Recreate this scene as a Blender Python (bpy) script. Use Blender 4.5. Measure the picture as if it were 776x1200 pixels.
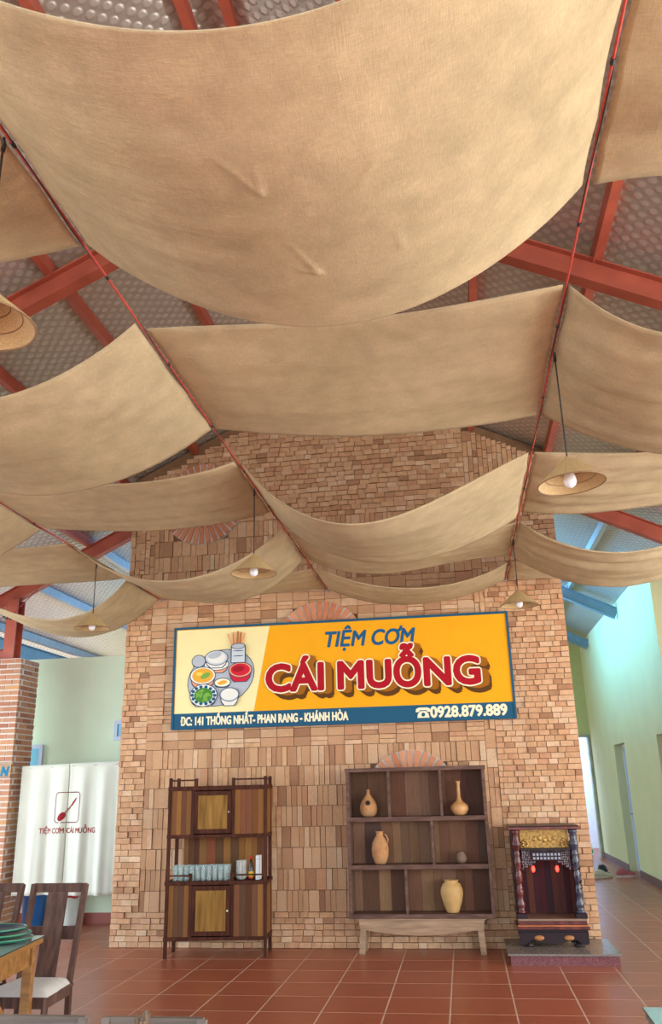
import bpy, math, random
import numpy as np
from mathutils import Matrix, Vector
random.seed(7)
for o in list(bpy.data.objects): bpy.data.objects.remove(o)
scene = bpy.context.scene
COL = scene.collection

# ------------------------------------------------------------------ camera
F_PX, CX, CY, CAM_H = 962.0, 388.0, 600.0, 1.68
def _ray_px(px, py): return Vector((px-CX, -(py-CY), F_PX))
_dep = _ray_px(543, 916).normalized()
_zen = _ray_px(318, -2295).normalized()
_zen = (_zen - _dep*_zen.dot(_dep)).normalized()
_lat = _zen.cross(_dep)
if _lat.x < 0: _lat = -_lat
CAMR = Matrix((_lat, _dep, _zen))          # camera (x right, y up, z forward) -> world
CAMO = Vector((0, 0, CAM_H))
def ray(px, py): return CAMR @ _ray_px(px, py)
def onY(px, py, Y): r = ray(px, py); return CAMO + r*(Y/r.y)
def onZ(px, py, Z): r = ray(px, py); return CAMO + r*((Z-CAM_H)/r.z)
def onX(px, py, X): r = ray(px, py); return CAMO + r*(X/r.x)
def proj(P):
    v = CAMR.transposed() @ (Vector(P)-CAMO)
    if v.z < .05: return None
    return CX+F_PX*v.x/v.z, CY-F_PX*v.y/v.z, v.z
cam = bpy.data.cameras.new('camera'); camo = bpy.data.objects.new('camera', cam); COL.objects.link(camo)
cam.sensor_fit = 'VERTICAL'; cam.sensor_height = 24; cam.lens = F_PX/1200*24
cam.clip_start = .05; cam.clip_end = 200
cx_, cy_, cz_ = CAMR @ Vector((1,0,0)), CAMR @ Vector((0,1,0)), CAMR @ Vector((0,0,1))
m = Matrix((cx_, cy_, -cz_)).transposed().to_4x4(); m.translation = CAMO
camo.matrix_world = m
scene.camera = camo

# ------------------------------------------------------------------ world, sun, exposure
w = bpy.data.worlds.new('sky'); scene.world = w; w.use_nodes = True
bg = w.node_tree.nodes['Background']
bg.inputs[0].default_value = (.72, .86, 1, 1); bg.inputs[1].default_value = 2.6
sun = bpy.data.lights.new('sun', 'SUN'); suno = bpy.data.objects.new('sun', sun); COL.objects.link(suno)
sun.energy = 7; sun.color = (1, .9, .74); sun.angle = math.radians(1)
suno.rotation_euler = (math.radians(38), 0, math.radians(-22))     # high, behind the camera
def area(name, loc, aim, sx, sy, energy, color, spread=180):
    l = bpy.data.lights.new(name, 'AREA'); l.shape = 'RECTANGLE'; l.size = sx; l.size_y = sy
    l.energy = energy; l.color = color; l.spread = math.radians(spread)
    o = bpy.data.objects.new(name, l); COL.objects.link(o); o.location = loc
    o.rotation_euler = (Vector(aim)-Vector(loc)).to_track_quat('-Z', 'Y').to_euler()
    return o
area('daylight_open_front', (-1.4, -4.6, 2.2), (-1.4, 9, 2.6), 9, 4, 150, (1, .95, .86))
area('daylight_open_side', (6.6, 3.4, 1.7), (0, 3.4, 3.3), 10, 2.6, 760, (1, .95, .84))
area('added_blue_fill_corridor', (-.6, 15.2, 5.0), (3.0, 15.2, 4.7), 6, .9, 150, (.12, .52, 1), 70)  # added blue fill behind the brick wall, no window there; tints upper corridor wall
area('added_blue_fill_left_roof', (-3.0, 13.6, 4.2), (-6.5, 12.6, 4.9), 3, 1.2, 55, (.16, .50, 1), 120)  # second added blue fill without an opening, aimed at the left roof lining
area('daylight_left_side', (-9.0, 7.4, 1.9), (-5.0, 11.4, 1.5), 4, 3, 75, (.80, .95, 1), 90)
area('daylight_far_room', (1.6, 22.0, 2.4), (3.2, 23.2, 1.2), 1, 1.4, 130, (.42, .58, 1))
vs = scene.view_settings
vs.view_transform = 'Standard'; vs.look = 'None'; vs.gamma = 1; vs.use_curve_mapping = False
vs.exposure = 0.0

# ------------------------------------------------------------------ materials
MATS = {}
def node(nt, t, **kw):
    n = nt.nodes.new(t)
    for k, v in kw.items(): setattr(n, k, v)
    return n
def ramp(nt, cols, interp='LINEAR'):
    r = node(nt, 'ShaderNodeValToRGB'); r.color_ramp.interpolation = interp
    e = r.color_ramp.elements
    while len(e) < len(cols): e.new(.5)
    for i, c in enumerate(cols):
        e[i].position = i/(len(cols)-1) if len(cols) > 1 else 0
        e[i].color = (*c, 1)
    return r
def piece_random(nt):
    oi = node(nt, 'ShaderNodeObjectInfo'); ge = node(nt, 'ShaderNodeNewGeometry')
    ad = node(nt, 'ShaderNodeMath', operation='ADD'); fr = node(nt, 'ShaderNodeMath', operation='FRACT')
    nt.links.new(oi.outputs['Random'], ad.inputs[0]); nt.links.new(ge.outputs['Random Per Island'], ad.inputs[1])
    nt.links.new(ad.outputs[0], fr.inputs[0]); return fr.outputs[0]
def mat(name, cols, rough=.6, metal=0, scale=(8,8,8), noise=.25, bump=0, bscale=None, pieces=False, spec=.5,
        detail=4, translucent=0, emit=0, alpha=1):
    """cols: one colour or a list for a ramp; a noise stretched by `scale` adds grain; pieces = tone per loose piece"""
    if name in MATS: return MATS[name]
    M = bpy.data.materials.new(name); M.use_nodes = True; MATS[name] = M
    nt = M.node_tree; b = nt.nodes['Principled BSDF']; L = nt.links.new
    if isinstance(cols[0], (int, float)): cols = [cols]
    b.inputs['Roughness'].default_value = rough; b.inputs['Metallic'].default_value = metal
    b.inputs['Specular IOR Level'].default_value = spec
    tc = node(nt, 'ShaderNodeTexCoord'); mp = node(nt, 'ShaderNodeMapping'); mp.inputs['Scale'].default_value = scale
    L(tc.outputs['Object'], mp.inputs['Vector'])
    nz = node(nt, 'ShaderNodeTexNoise'); nz.inputs['Scale'].default_value = 1; nz.inputs['Detail'].default_value = detail
    L(mp.outputs['Vector'], nz.inputs['Vector'])
    if pieces:
        f = piece_random(nt)
        ad = node(nt, 'ShaderNodeVectorMath', operation='ADD'); sc = node(nt, 'ShaderNodeVectorMath', operation='SCALE')
        cb = node(nt, 'ShaderNodeCombineXYZ'); L(f, cb.inputs[0]); L(f, cb.inputs[1]); L(f, cb.inputs[2])
        L(cb.outputs[0], sc.inputs[0]); sc.inputs['Scale'].default_value = 37
        L(mp.outputs['Vector'], ad.inputs[0]); L(sc.outputs[0], ad.inputs[1]); L(ad.outputs[0], nz.inputs['Vector'])
        r = ramp(nt, cols); L(f, r.inputs[0]); base = r.outputs[0]
    elif len(cols) > 1:
        mr = node(nt, 'ShaderNodeMapRange'); mr.inputs['From Min'].default_value = .3; mr.inputs['From Max'].default_value = .7
        L(nz.outputs['Fac'], mr.inputs['Value'])
        r = ramp(nt, cols); L(mr.outputs[0], r.inputs[0]); base = r.outputs[0]
    else:
        rgb = node(nt, 'ShaderNodeRGB'); rgb.outputs[0].default_value = (*cols[0], 1); base = rgb.outputs[0]
    if noise:
        mr = node(nt, 'ShaderNodeMapRange'); mr.inputs['From Min'].default_value = .25; mr.inputs['From Max'].default_value = .75
        mr.inputs['To Min'].default_value = 1-noise; mr.inputs['To Max'].default_value = 1+noise
        L(nz.outputs['Fac'], mr.inputs['Value'])
        mu = node(nt, 'ShaderNodeVectorMath', operation='SCALE'); L(base, mu.inputs[0]); L(mr.outputs[0], mu.inputs['Scale'])
        base = mu.outputs[0]
    L(base, b.inputs['Base Color'])
    if bump:
        bn = node(nt, 'ShaderNodeTexNoise'); bn.inputs['Scale'].default_value = 1; bn.inputs['Detail'].default_value = 5
        m2 = node(nt, 'ShaderNodeMapping'); m2.inputs['Scale'].default_value = bscale or scale
        L(tc.outputs['Object'], m2.inputs['Vector']); L(m2.outputs['Vector'], bn.inputs['Vector'])
        bp = node(nt, 'ShaderNodeBump'); bp.inputs['Strength'].default_value = 1; bp.inputs['Distance'].default_value = bump
        L(bn.outputs['Fac'], bp.inputs['Height']); L(bp.outputs[0], b.inputs['Normal'])
    if emit:
        L(base, b.inputs['Emission Color']); b.inputs['Emission Strength'].default_value = emit
    if translucent:
        tr = node(nt, 'ShaderNodeBsdfTranslucent'); mx = node(nt, 'ShaderNodeMixShader'); mx.inputs[0].default_value = translucent
        L(base, tr.inputs['Color']); L(b.outputs[0], mx.inputs[1]); L(tr.outputs[0], mx.inputs[2])
        L(mx.outputs[0], nt.nodes['Material Output'].inputs[0])
    return M
def glass_mat(name, color, rough=.05, fac=.75):
    if name in MATS: return MATS[name]
    M = bpy.data.materials.new(name); M.use_nodes = True; MATS[name] = M; nt = M.node_tree
    b = nt.nodes['Principled BSDF']; b.inputs['Base Color'].default_value = (*color, 1); b.inputs['Roughness'].default_value = rough
    t = node(nt, 'ShaderNodeBsdfTransparent'); t.inputs[0].default_value = (.92, .98, .97, 1)
    mx = node(nt, 'ShaderNodeMixShader'); mx.inputs[0].default_value = fac
    nt.links.new(b.outputs[0], mx.inputs[1]); nt.links.new(t.outputs[0], mx.inputs[2])
    nt.links.new(mx.outputs[0], nt.nodes['Material Output'].inputs[0]); return M
def foil_mat():
    M = bpy.data.materials.new('silver_bubble_foil'); M.use_nodes = True; nt = M.node_tree; L = nt.links.new
    b = nt.nodes['Principled BSDF']; b.inputs['Metallic'].default_value = .6; b.inputs['Roughness'].default_value = .36
    tc = node(nt, 'ShaderNodeTexCoord'); mp = node(nt, 'ShaderNodeMapping')
    sp = node(nt, 'ShaderNodeSeparateXYZ'); cb = node(nt, 'ShaderNodeCombineXYZ')
    L(tc.outputs['Object'], sp.inputs[0]); L(sp.outputs['X'], cb.inputs[0]); L(sp.outputs['Y'], cb.inputs[1])
    L(cb.outputs[0], mp.inputs['Vector'])
    mp.inputs['Rotation'].default_value = (0, 0, math.radians(45)); mp.inputs['Scale'].default_value = (12, 12, 1)
    v = node(nt, 'ShaderNodeTexVoronoi', voronoi_dimensions='2D', feature='F1'); v.inputs['Scale'].default_value = 1; v.inputs['Randomness'].default_value = 0.08
    L(mp.outputs[0], v.inputs['Vector'])
    n = node(nt, 'ShaderNodeTexNoise'); n.inputs['Scale'].default_value = 1.3; L(tc.outputs['Object'], n.inputs['Vector'])
    mr = node(nt, 'ShaderNodeMapRange', interpolation_type='SMOOTHSTEP'); mr.inputs['From Min'].default_value = .2; mr.inputs['From Max'].default_value = .48
    mr.inputs['To Min'].default_value = 1; mr.inputs['To Max'].default_value = 0
    L(v.outputs['Distance'], mr.inputs['Value'])
    r = ramp(nt, [(.55, .51, .48), (.71, .68, .66)]); L(mr.outputs[0], r.inputs[0]); L(r.outputs[0], b.inputs['Base Color'])
    bp = node(nt, 'ShaderNodeBump'); bp.inputs['Strength'].default_value = .8; bp.inputs['Distance'].default_value = .006
    ad = node(nt, 'ShaderNodeMath', operation='ADD'); L(mr.outputs[0], ad.inputs[0]); L(n.outputs['Fac'], ad.inputs[1])
    L(ad.outputs[0], bp.inputs['Height']); L(bp.outputs[0], b.inputs['Normal'])
    return M
def fabric_mat():
    M = mat('tan_linen', [(.53, .445, .285), (.62, .525, .345)], rough=.9, scale=(1.4,1.4,1.4), noise=.05, spec=.1, translucent=.22)
    nt = M.node_tree; L = nt.links.new; b = nt.nodes['Principled BSDF']
    tc = node(nt, 'ShaderNodeTexCoord')
    base = b.inputs['Base Color'].links[0].from_socket
    for sc in ((300, 40, 40), (40, 300, 40), (9, 9, 9)):
        mp = node(nt, 'ShaderNodeMapping'); mp.inputs['Scale'].default_value = sc; L(tc.outputs['Object'], mp.inputs[0])
        n = node(nt, 'ShaderNodeTexNoise'); n.inputs['Scale'].default_value = 1; n.inputs['Detail'].default_value = 2; L(mp.outputs[0], n.inputs['Vector'])
        mr = node(nt, 'ShaderNodeMapRange'); mr.inputs['From Min'].default_value = .3; mr.inputs['From Max'].default_value = .7
        mr.inputs['To Min'].default_value = .91; mr.inputs['To Max'].default_value = 1.09; L(n.outputs['Fac'], mr.inputs['Value'])
        mu = node(nt, 'ShaderNodeVectorMath', operation='SCALE'); L(base, mu.inputs[0]); L(mr.outputs[0], mu.inputs['Scale']); base = mu.outputs[0]
    L(base, b.inputs['Base Color'])
    hs = []
    for sc, st in (((400, 22, 22), .35), ((22, 400, 22), .35), ((5, 16, 5), 1.6), ((3, 3, 3), 1.2)):
        mp = node(nt, 'ShaderNodeMapping'); mp.inputs['Scale'].default_value = sc; L(tc.outputs['Object'], mp.inputs[0])
        n = node(nt, 'ShaderNodeTexNoise'); n.inputs['Scale'].default_value = 1; n.inputs['Detail'].default_value = 3; L(mp.outputs[0], n.inputs['Vector'])
        mu = node(nt, 'ShaderNodeMath', operation='MULTIPLY'); mu.inputs[1].default_value = st; L(n.outputs['Fac'], mu.inputs[0]); hs.append(mu)
    s = hs[0]
    for x in hs[1:]:
        a = node(nt, 'ShaderNodeMath', operation='ADD'); L(s.outputs[0], a.inputs[0]); L(x.outputs[0], a.inputs[1]); s = a
    bp = node(nt, 'ShaderNodeBump'); bp.inputs['Strength'].default_value = .5; bp.inputs['Distance'].default_value = .008
    L(s.outputs[0], bp.inputs['Height']); L(bp.outputs[0], b.inputs['Normal'])
    return M
FOIL = foil_mat(); FABRIC = fabric_mat()
BRICK = mat('tan_brick', [(.36,.19,.11),(.54,.315,.18),(.60,.365,.21),(.64,.41,.25),(.56,.33,.19),(.68,.48,.32),(.54,.29,.17),(.61,.38,.22)], rough=.9, scale=(14,14,14), noise=.16, bump=.004, bscale=(60,60,60), pieces=True, spec=.15)
FANBRICK = mat('red_fan_brick', [(.50,.19,.10),(.58,.25,.14),(.62,.30,.18)], rough=.9, scale=(14,14,14), noise=.15, bump=.003, bscale=(60,60,60), pieces=True, spec=.15)
REDBRICK = mat('red_brick', [(.34,.15,.10),(.48,.22,.13),(.53,.28,.16),(.42,.24,.17),(.58,.31,.15)], rough=.9, scale=(20,20,20), noise=.22, bump=.004, bscale=(70,70,70), pieces=True, spec=.15)
MORTAR = mat('brown_mortar', (.24,.14,.08), rough=.95, noise=.15, spec=.1)
WMORTAR = mat('white_mortar', (.62,.56,.52), rough=.95, noise=.1, scale=(30,30,30), bump=.003, spec=.1)
TILE = mat('terracotta_tile', [(.30,.078,.038),(.35,.095,.048),(.32,.085,.042)], rough=.31, scale=(3,3,3), noise=.06, detail=2, pieces=True, spec=.5)
GROUT = mat('grout', (.62,.47,.38), rough=.85, noise=.1)
GREEN = mat('green_paint', (.66,.68,.38), rough=.75, scale=(2,2,2), noise=.04, bump=.001, bscale=(120,120,120))
MINT = mat('mint_paint', (.70,.82,.64), rough=.75, scale=(2,2,2), noise=.04, bump=.001, bscale=(120,120,120))
CREAM = mat('cream_paint', (.70,.74,.54), rough=.75, scale=(2,2,2), noise=.04)
WHITEP = mat('white_paint', (.78,.80,.82), rough=.7, scale=(2,2,2), noise=.03)
REDSTEEL = mat('red_oxide_steel', [(.36,.075,.045),(.44,.10,.06)], rough=.5, scale=(3,3,3), noise=.12)
DSKIRT = mat('dark_baseboard', (.14,.075,.075), rough=.4, noise=.1)
RSKIRT = mat('red_baseboard', (.30,.06,.04), rough=.4, noise=.1)
BLUEP = mat('pale_blue_paint', (.42,.62,.85), rough=.5, noise=.05)
CONC = mat('concrete', (.55,.51,.45), rough=.9, noise=.12, scale=(1,1,1), bump=.003, bscale=(40,40,40))
ZINC = mat('zinc_steel', (.38,.40,.42), rough=.5, metal=.2, noise=.1)
WOOD_D = mat('dark_wood', [(.042,.013,.008),(.085,.028,.016)], rough=.6, spec=.12, scale=(30,30,3), noise=.2, bump=.001, bscale=(60,60,4))
WOOD_P = mat('mixed_planks', [(.07,.027,.017),(.20,.078,.025),(.30,.14,.04),(.11,.042,.026),(.24,.105,.03),(.045,.028,.026),(.16,.07,.035),(.24,.065,.03)], rough=.6, spec=.12, scale=(40,40,3), noise=.28, bump=.001, bscale=(70,70,4), pieces=True)
WOOD_G = mat('grey_planks', [(.13,.062,.036),(.21,.11,.06),(.085,.04,.03),(.34,.20,.10),(.055,.032,.032),(.24,.135,.085),(.15,.066,.042)], rough=.6, spec=.12, scale=(40,40,3), noise=.3, bump=.001, bscale=(70,70,4), pieces=True)
WOOD_F = mat('shelf_frame_wood', [(.10,.057,.047),(.16,.092,.072)], rough=.6, spec=.12, scale=(5,20,20), noise=.2)
WOOD_B = mat('bench_wood', [(.27,.17,.10),(.36,.235,.145)], rough=.6, scale=(3,30,30), noise=.2)
WOOD_Y = mat('golden_door_wood', [(.19,.095,.022),(.28,.15,.038)], rough=.6, spec=.12, scale=(25,25,2.5), noise=.2)
WOOD_C = mat('chair_wood', [(.085,.045,.036),(.14,.08,.062)], rough=.6, spec=.12, scale=(30,30,4), noise=.18)
WOOD_T = mat('table_wood', [(.24,.11,.03),(.36,.185,.055)], rough=.4, scale=(3,25,25), noise=.2)
WOOD_GREY = mat('weathered_chair_wood', [(.15,.12,.10),(.22,.18,.15)], rough=.6, scale=(4,30,30), noise=.2)
LACQ = mat('dark_lacquer', [(.07,.012,.012),(.14,.025,.02)], rough=.3, scale=(15,15,5), noise=.3)
LACQ2 = mat('black_lacquer', (.022,.012,.016), rough=.35, spec=.25, noise=.2)
GOLD = mat('gold_leaf', [(.22,.11,.03),(.50,.30,.07)], rough=.4, metal=.4, scale=(40,40,40), noise=.2)
GRANITE = mat('red_granite', [(.13,.04,.05),(.20,.07,.075)], rough=.25, scale=(90,90,90), noise=.3)
GRANITE_T = mat('grey_granite', [(.15,.13,.12),(.22,.19,.17)], rough=.25, scale=(90,90,90), noise=.3)
CUSH = mat('white_upholstery', (.66,.67,.66), rough=.9, scale=(20,20,20), noise=.06, bump=.002, bscale=(200,200,200))
RATTAN = mat('woven_bamboo', [(.50,.36,.17),(.66,.51,.28)], rough=.7, scale=(220,220,220), noise=.12, translucent=.15)
BULB = mat('frosted_bulb', (.80,.85,.95), rough=.25, noise=0)
BLACK = mat('black_cable', (.02,.02,.022), rough=.5, noise=0)
REDCORD = mat('red_cord', (.50,.07,.05), rough=.7, scale=(40,40,40), noise=.2)
CLOTH = mat('cream_cotton', (.82,.84,.76), rough=.9, scale=(3,3,3), noise=.04, translucent=.3, bump=.001, bscale=(300,300,300))
def flat(name, c, rough=.7): return mat(name, c, rough=rough, noise=.03, scale=(6,6,6), spec=.15)

# ------------------------------------------------------------------ mesh helpers
class MB:
    def __init__(s): s.v = []; s.f = []
    def box(s, x0, x1, y0, y1, z0, z1):
        i = len(s.v)
        s.v += [(x0,y0,z0),(x1,y0,z0),(x1,y1,z0),(x0,y1,z0),(x0,y0,z1),(x1,y0,z1),(x1,y1,z1),(x0,y1,z1)]
        s.f += [tuple(i+k for k in q) for q in ((3,2,1,0),(4,5,6,7),(0,1,5,4),(1,2,6,5),(2,3,7,6),(3,0,4,7))]; return s
    def beam(s, a, b, w, h, up=(0,0,1)):
        a, b = Vector(a), Vector(b); d = (b-a).normalized(); u = Vector(up)
        r = d.cross(u)
        if r.length < 1e-4: r = d.cross(Vector((1,0,0)))
        r.normalize(); u = r.cross(d).normalized(); i = len(s.v)
        for p in (a, b):
            for sx, sy in ((-1,-1),(1,-1),(1,1),(-1,1)): s.v.append(tuple(p + r*(sx*w/2) + u*(sy*h/2)))
        s.f += [tuple(i+k for k in q) for q in ((0,1,2,3),(7,6,5,4),(0,4,5,1),(1,5,6,2),(2,6,7,3),(3,7,4,0))]; return s
    def ibeam(s, a, b, w, h, t=.012, up=(0,0,1)):
        a, b = Vector(a), Vector(b); d = (b-a).normalized(); u = Vector(up); r = d.cross(u).normalized(); u = r.cross(d).normalized()
        s.beam(a+u*(h/2-t/2), b+u*(h/2-t/2), w, t, u); s.beam(a-u*(h/2-t/2), b-u*(h/2-t/2), w, t, u); s.beam(a, b, t, h-2*t, u); return s
    def tube(s, pts, r, n=8, cap=True):
        pts = [Vector(p) for p in pts]; base = len(s.v); rs = r if isinstance(r, (list, tuple)) else [r]*len(pts); ref = None
        for k, p in enumerate(pts):
            d = (pts[min(k+1, len(pts)-1)]-pts[max(k-1, 0)]).normalized()
            if ref is None: ref = d.cross(Vector((0,0,1)) if abs(d.z) < .9 else Vector((1,0,0))).normalized()
            ref = (ref - d*ref.dot(d)).normalized(); q = d.cross(ref)
            for j in range(n):
                a = 2*math.pi*j/n; s.v.append(tuple(p + (ref*math.cos(a)+q*math.sin(a))*rs[k]))
        for k in range(len(pts)-1):
            for j in range(n):
                a = base+k*n+j; b = base+k*n+(j+1)%n; s.f.append((a, b, b+n, a+n))
        if cap: s.f.append(tuple(base+n-1-j for j in range(n))); s.f.append(tuple(base+(len(pts)-1)*n+j for j in range(n)))
        return s
    def lathe(s, prof, n=20, c=(0,0,0), sy=1.0):
        base = len(s.v)
        for r, z in prof:
            for j in range(n):
                a = 2*math.pi*j/n; s.v.append((c[0]+r*math.cos(a), c[1]+sy*r*math.sin(a), c[2]+z))
        for k in range(len(prof)-1):
            for j in range(n):
                a = base+k*n+j; b = base+k*n+(j+1)%n; s.f.append((a, b, b+n, a+n))
        if prof[0][0] > 1e-6: s.f.append(tuple(base+n-1-j for j in range(n)))
        if prof[-1][0] > 1e-6: s.f.append(tuple(base+(len(prof)-1)*n+j for j in range(n)))
        return s
    def prism(s, poly, y0, y1):
        """poly of (x, z), front face at y0"""
        n = len(poly); i = len(s.v)
        s.v += [(x, y0, z) for x, z in poly]+[(x, y1, z) for x, z in poly]
        s.f.append(tuple(range(i, i+n))); s.f.append(tuple(i+2*n-1-k for k in range(n)))
        for k in range(n): s.f.append((i+(k+1)%n, i+k, i+n+k, i+n+(k+1)%n))
        return s
    def grid(s, fn, nu, nv, closed=False):
        i = len(s.v)
        for a in range(nu+1):
            for b in range(nv+1): s.v.append(tuple(fn(a/nu, b/nv)))
        for a in range(nu):
            for b in range(nv): q = i+a*(nv+1)+b; s.f.append((q, q+nv+1, q+nv+2, q+1))
        return s
    def mesh(s, name, m, smooth=False):
        me = bpy.data.meshes.new(name); me.from_pydata(s.v, [], s.f); me.materials.append(m); me.update()
        if smooth:
            for p in me.polygons: p.use_smooth = True
        return me
    def build(s, name, m, parent=None, smooth=False, bevel=0, solid=0):
        o = link(name, s.mesh(name, m, smooth), parent)
        if bevel:
            b = o.modifiers.new('bevel', 'BEVEL'); b.width = bevel; b.segments = 2; b.limit_method = 'ANGLE'
        if solid:
            b = o.modifiers.new('solidify', 'SOLIDIFY'); b.thickness = solid; b.offset = 0
        return o
def link(name, me, parent=None):
    o = bpy.data.objects.new(name, me); COL.objects.link(o)
    if parent is not None: o.parent = parent
    return o
def B(*a): return MB().box(*a)
def tag(o, label, cat, group=None, kind=None):
    o['label'] = label; o['category'] = cat
    if group: o['group'] = group
    if kind: o['kind'] = kind
    return o
def thing(name, label, cat, loc=(0,0,0), rz=0, group=None):
    o = link(name, None); o.location = loc; o.rotation_euler = (0,0,rz); o.empty_display_size = .1
    return tag(o, label, cat, group)
def struct(o, label, cat='structure'):
    o['kind'] = 'structure'; o['label'] = label; o['category'] = cat; return o
def copy_tree(o, parent=None):
    c = o.copy(); COL.objects.link(c); c.parent = parent
    for ch in list(o.children): copy_tree(ch, c)
    return c
UNIT = {}
def unit_box(m):
    if m.name not in UNIT: UNIT[m.name] = B(-.5,.5,-.5,.5,-.5,.5).mesh('piece', m)
    return UNIT[m.name]
def piece(name, m, parent, x0, x1, y0, y1, z0, z1):
    o = link(name, unit_box(m), parent); o.location = ((x0+x1)/2, (y0+y1)/2, (z0+z1)/2); o.scale = (x1-x0, y1-y0, z1-z0); return o

# ------------------------------------------------------------------ setting: levels
WALL_Y, WX0, WX1 = 9.80, -4.07, 1.31           # brick feature wall
RIDGE_X, RIDGE_Z, SLOPE = -1.4, 6.84, .5
def roof_z(x): return RIDGE_Z - SLOPE*abs(x-RIDGE_X)

# outside ground
struct(B(-40, 40, -40, 60, -.35, -.16).build('ground', CONC), 'pale concrete ground around the building', 'ground')

# ------------------------------------------------------------------ floor with tiles
fl = struct(B(-7.3, 6.0, -3.2, 23.4, -.15, -.0015).build('floor', GROUT), 'glossy terracotta tiled restaurant floor with pale joints', 'floor')
TX0, TY0, TS, GAP = -.22, .2, .5, .013
tiles = []
for i in range(-15, 14):
    for j in range(-7, 47):
        x0, y0 = TX0+i*TS, TY0+j*TS
        if x0 < -7.3 or x0+TS > 6.0 or y0 < -3.2 or y0+TS > 23.4: continue
        p = proj((x0+TS/2, y0+TS/2, 0))
        vis = 0
        if p and -30 < p[0] < 806 and p[1] < 1225 and y0 > 4:
            if WX0 < x0+TS/2 < WX1 and y0 > 9.9: pass
            elif x0 > 3.0 and y0 > 12.7: pass
            elif x0 < -4.2 and y0 > 11.4: pass
            else: vis = 1/p[2]**3
        tiles.append((vis, x0+GAP/2, y0+GAP/2))
tiles.sort(reverse=True)
rest = MB()
for k, (v, x0, y0) in enumerate(tiles):
    d = TS-GAP
    if v > 0 and k < 290: piece('tile', TILE, fl, x0, x0+d, y0, y0+d, -.02, 0)
    else: rest.box(x0, x0+d, y0, y0+d, -.02, 0)
rest.build('tiles', TILE, fl)['kind'] = 'stuff'

# ------------------------------------------------------------------ roof
ceil = link('ceiling', None); struct(ceil, 'pitched steel roof lined with silver bubble foil over red purlins', 'ceiling')
def roof_strip(x0, x1, y0, y1, name='foil_lining'):
    """sheet following the pitch between x0 and x1 (same side of the ridge)"""
    t = .06; o = .12
    mb = MB(); z0, z1 = roof_z(x0)+o, roof_z(x1)+o
    mb.v = [(x0,y0,z0),(x1,y0,z1),(x1,y1,z1),(x0,y1,z0),(x0,y0,z0+t),(x1,y0,z1+t),(x1,y1,z1+t),(x0,y1,z0+t)]
    mb.f = [(3,2,1,0),(4,5,6,7),(0,1,5,4),(1,2,6,5),(2,3,7,6),(3,0,4,7)]
    return mb.build(name, FOIL, ceil)
YF, YB, XL, XR = -3.4, 23.4, -7.3, 6.0
SKY0, SKY1, SKX0, SKX1 = 12.2, 20, -3.4, .6     # unseen rooflight, added behind the brick wall to let sky light in
roof_strip(XL, SKX0, YF, YB); roof_strip(SKX1, XR, YF, YB)
roof_strip(SKX0, RIDGE_X, YF, SKY0); roof_strip(RIDGE_X, SKX1, YF, SKY0)
roof_strip(SKX0, RIDGE_X, SKY1, YB); roof_strip(RIDGE_X, SKX1, SKY1, YB)
RLIT = mat('added_rooflight_sheet', (.72,.80,.84), rough=.5, noise=.03, translucent=.7)  # translucent sheet of the added rooflight, diffuses sun and sky
for xa_, xb_ in ((SKX0, RIDGE_X), (RIDGE_X, SKX1)):
    p_ = roof_strip(xa_, xb_, SKY0, SKY1, 'added_rooflight_sheet'); p_.data.materials.clear(); p_.data.materials.append(RLIT)
for x in (-6.95,-6.05,-5.08,-4.16,-3.24,-2.37,-1.55,-1.25,.40,-.42,1.31,2.21,3.1,4.0,4.9):
    w_, h_ = (.07, .12)
    segs = [(YF, 10.8), (10.8, YB)] if not (SKX0 < x < SKX1) else [(YF, 10.8), (10.8, SKY0), (SKY1, YB)]
    for a, b in segs:
        m_ = ZINC if a > 10 else REDSTEEL
        B(x-w_/2, x+w_/2, a, b, roof_z(x)-.0, roof_z(x)+.12).build('purlin', m_, ceil)
sl = math.sqrt(1+SLOPE**2)
for y in (.75, 5.72, 10.72, 15.5, 19.15):
    for side, xe in ((-1, XL+.2), (1, XR-.2)):
        if y > 12 and side > 0:
            xs = RIDGE_X+2.3; 
        elif y > 12: xs = RIDGE_X-2.3
        else: xs = RIDGE_X
        if y > 12 and side < 0: continue
        if y > 12: xe = 2.99
        m_ = REDSTEEL if y < 12 else mat('blue_grey_steel', (.20,.30,.36), rough=.5, noise=.1)
        MB().ibeam((xs, y, roof_z(xs)-.11), (xe, y, roof_z(xe)-.11), .12, .2).build('rafter', m_, ceil)
# eave beam on the left side
MB().ibeam((-7.03, YF, 3.86), (-7.03, 14.6, 3.86), .12, .26).build('eave_beam', mat('blue_grey_steel', (.20,.30,.36)), ceil)

# ------------------------------------------------------------------ brick feature wall
wc = MB().prism([(WX0,0),(WX1,0),(WX1,roof_z(WX1)+.1),(RIDGE_X,RIDGE_Z+.1),(WX0,roof_z(WX0)+.1)], WALL_Y+.03, WALL_Y+.25).build('wall_center', MORTAR)
struct(wc, 'tall gabled feature wall faced with many small tan bricks in changing bonds', 'wall')
MED = [(-3.11, 5.20), (-1.59, 3.27), (-.58, 1.49)]; MR = .55
bricks = []
def add_brick(x0, x1, z0, z1, g=.006):
    x0 += g/2; x1 -= g/2; z0 += g/2; z1 -= g/2
    lim = min(roof_z(x0), roof_z(x1))-.01
    z1 = min(z1, lim)
    if z1-z0 < .02 or x1-x0 < .015: return
    xc, zc = (x0+x1)/2, (z0+z1)/2
    if any((xc-a)**2+(zc-b)**2 < (MR-.04)**2 for a, b in MED): return
    d = random.random()**2*.028+.004
    bricks.append((x0, x1, z0, z1, d))
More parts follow.
